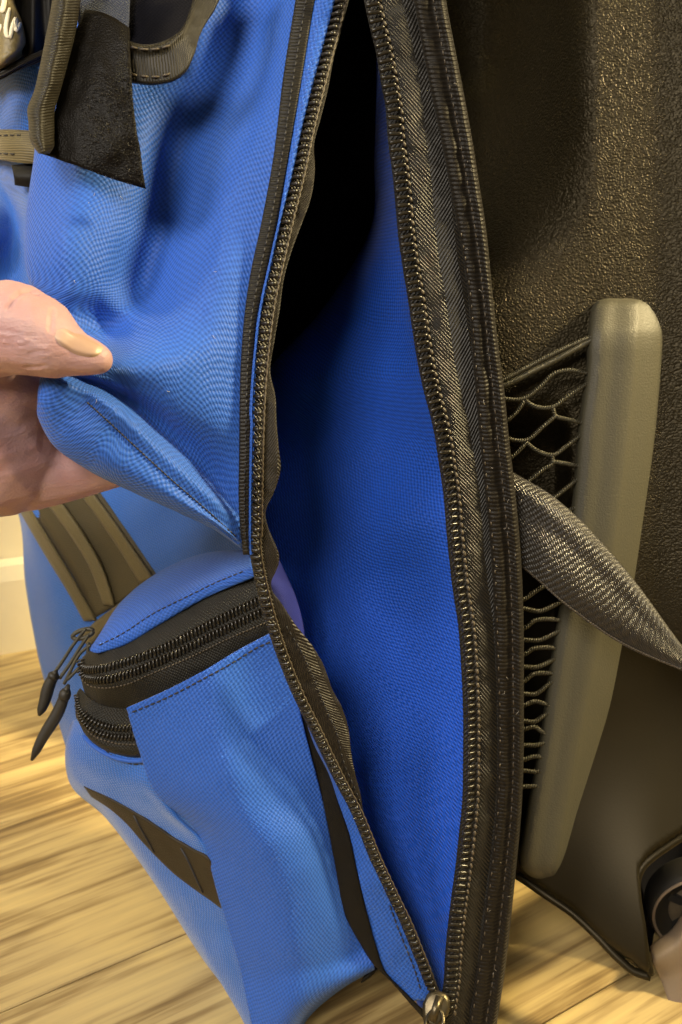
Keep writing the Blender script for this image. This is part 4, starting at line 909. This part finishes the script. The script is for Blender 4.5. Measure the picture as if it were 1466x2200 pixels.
tmp = bpy.data.objects.new('hand_raw', me); COL.objects.link(tmp)
m = tmp.modifiers.new('a', 'REMESH'); m.mode = 'VOXEL'; m.voxel_size = .0011
m = tmp.modifiers.new('b', 'SMOOTH'); m.factor = .5; m.iterations = 14
dg = bpy.context.evaluated_depsgraph_get(); dg.update()
hm = bpy.data.meshes.new_from_object(tmp.evaluated_get(dg)); hm.name = 'person'
bpy.data.objects.remove(tmp); hm.materials.clear(); hm.materials.append(M_skin)
hm.polygons.foreach_set('use_smooth', [True]*len(hm.polygons))
# knuckle creases and tendons sculpted into the surface
cos = np.empty(len(hm.vertices)*3); hm.vertices.foreach_get('co', cos); cos = cos.reshape(-1, 3)
nor = np.empty(len(hm.vertices)*3); hm.vertices.foreach_get('normal', nor); nor = nor.reshape(-1, 3)
rel = cos - np.array(CAMP); dpt = rel @ np.array([0, cp, -sp_]); px = 733 + FPX*rel[:, 0]/dpt; py = 1100 - FPX*(rel @ np.array([0, sp_, cp]))/dpt
def segdist(ax, ay, bx, by):
    t = np.clip(((px-ax)*(bx-ax)+(py-ay)*(by-ay))/((bx-ax)**2+(by-ay)**2), 0, 1); return np.hypot(px-ax-t*(bx-ax), py-ay-t*(by-ay)), t
dz = np.zeros(len(cos)); front = dpt < .41
def crease(pl, wpx, depth):
    global dz
    best = np.full(len(cos), 1e9)
    for (a, b), (c, e) in zip(pl[:-1], pl[1:]): best = np.minimum(best, segdist(a, b, c, e)[0])
    dz = np.where(front, dz - 1.7*depth*np.exp(-(best/wpx)**2) + depth*.5*np.exp(-((best-wpx*1.9)/wpx)**2), dz)
crease([(18, 660), (30, 640), (48, 626), (66, 624), (80, 632)], 4, .0007)
crease([(-10, 708), (40, 716), (75, 728)], 3, .00035); crease([(-10, 742), (30, 745), (62, 740)], 3, .00035); crease([(-10, 727), (30, 729), (50, 728)], 3, .0003)
crease([(60, 760), (85, 757), (105, 756)], 3, .0003); crease([(55, 788), (80, 788), (100, 785)], 3, .0003)
crease([(112, 668), (110, 690), (108, 710)], 5, .0004)
cos += nor*dz[:, None]
hm.vertices.foreach_set('co', cos.ravel()); hm.update()
# wide nail bed: push the flesh in a little round the nail so that it sits in a fold
person = link(bpy.data.objects.new('person', hm))
person['label'] = 'bare hand with bent thumb pinching the folded blue flap of the backpack'; person['category'] = 'person'
SURF['hand'] = BVHTree.FromPolygons([Vector(v) for v in cos], [tuple(p.vertices) for p in hm.polygons])
nl_u = [(120, 706), (140, 704), (165, 714), (190, 722), (212, 734), (228, 750)]
nl_l = [(113, 724), (124, 738), (150, 757), (180, 768), (205, 768), (230, 756)]
rows = []
for t in np.linspace(0, 1, 6):
    r = []
    for k, ((a, b), (c, e)) in enumerate(zip(nl_u, nl_l)):
        x, y = a+(c-a)*t, b+(e-b)*t; h = on('hand', x, y, 0)
        d = (h-CAMP).dot(Vector((0, cp, -sp_))) if h is not None else None; r.append([x, y, d])
    rows.append(r)
alld = [v[2] for r in rows for v in r if v[2]]
for i, r in enumerate(rows):
    for k, v in enumerate(r):
        if v[2] is None: v[2] = next((rows[j][k][2] for j in range(i, 6) if rows[j][k][2]), np.mean(alld)) + .0015
        v[2] -= .0006 if 0 < i < 5 and 0 < k < 5 else -.0002
nail = surf('thumbnail', rows, 30, 22, M_nail, None, .0005)
nail.parent = person
# lint caught on the dark surfaces
for key, par, area, nn_ in (('bind', bind, (980, 1110, 60, 2150), 26), ('strap', bpy.data.objects['webbing_strap'], (1120, 1440, 1040, 1400), 8), ('flap', flap, (120, 500, 420, 1120), 3)):
    mb = MB()
    for _ in range(nn_*4):
        h = on(key, random.uniform(area[0], area[1]), random.uniform(area[2], area[3]), .0002)
        if h is None or len(mb.F) > nn_*30: continue
        a = Vector((random.gauss(0, 1), 0, random.gauss(0, 1))).normalized(); b_ = Vector((random.gauss(0, 1), 0, random.gauss(0, 1))).normalized(); L = random.uniform(.0008, .0024)
        mb.tube([h, h + a*L*.5 + ez*.0002, h + (a+b_*.7)*L*.5 + a*L*.3 + ez*.0003], [.00006]*3, 4)
    o = mb.build('lint', M_lint, par); o['kind'] = 'stuff'
print('objects', len(bpy.data.objects), 'tris', sum(len(o.data.polygons)*2 for o in bpy.data.objects if o.type == 'MESH'))
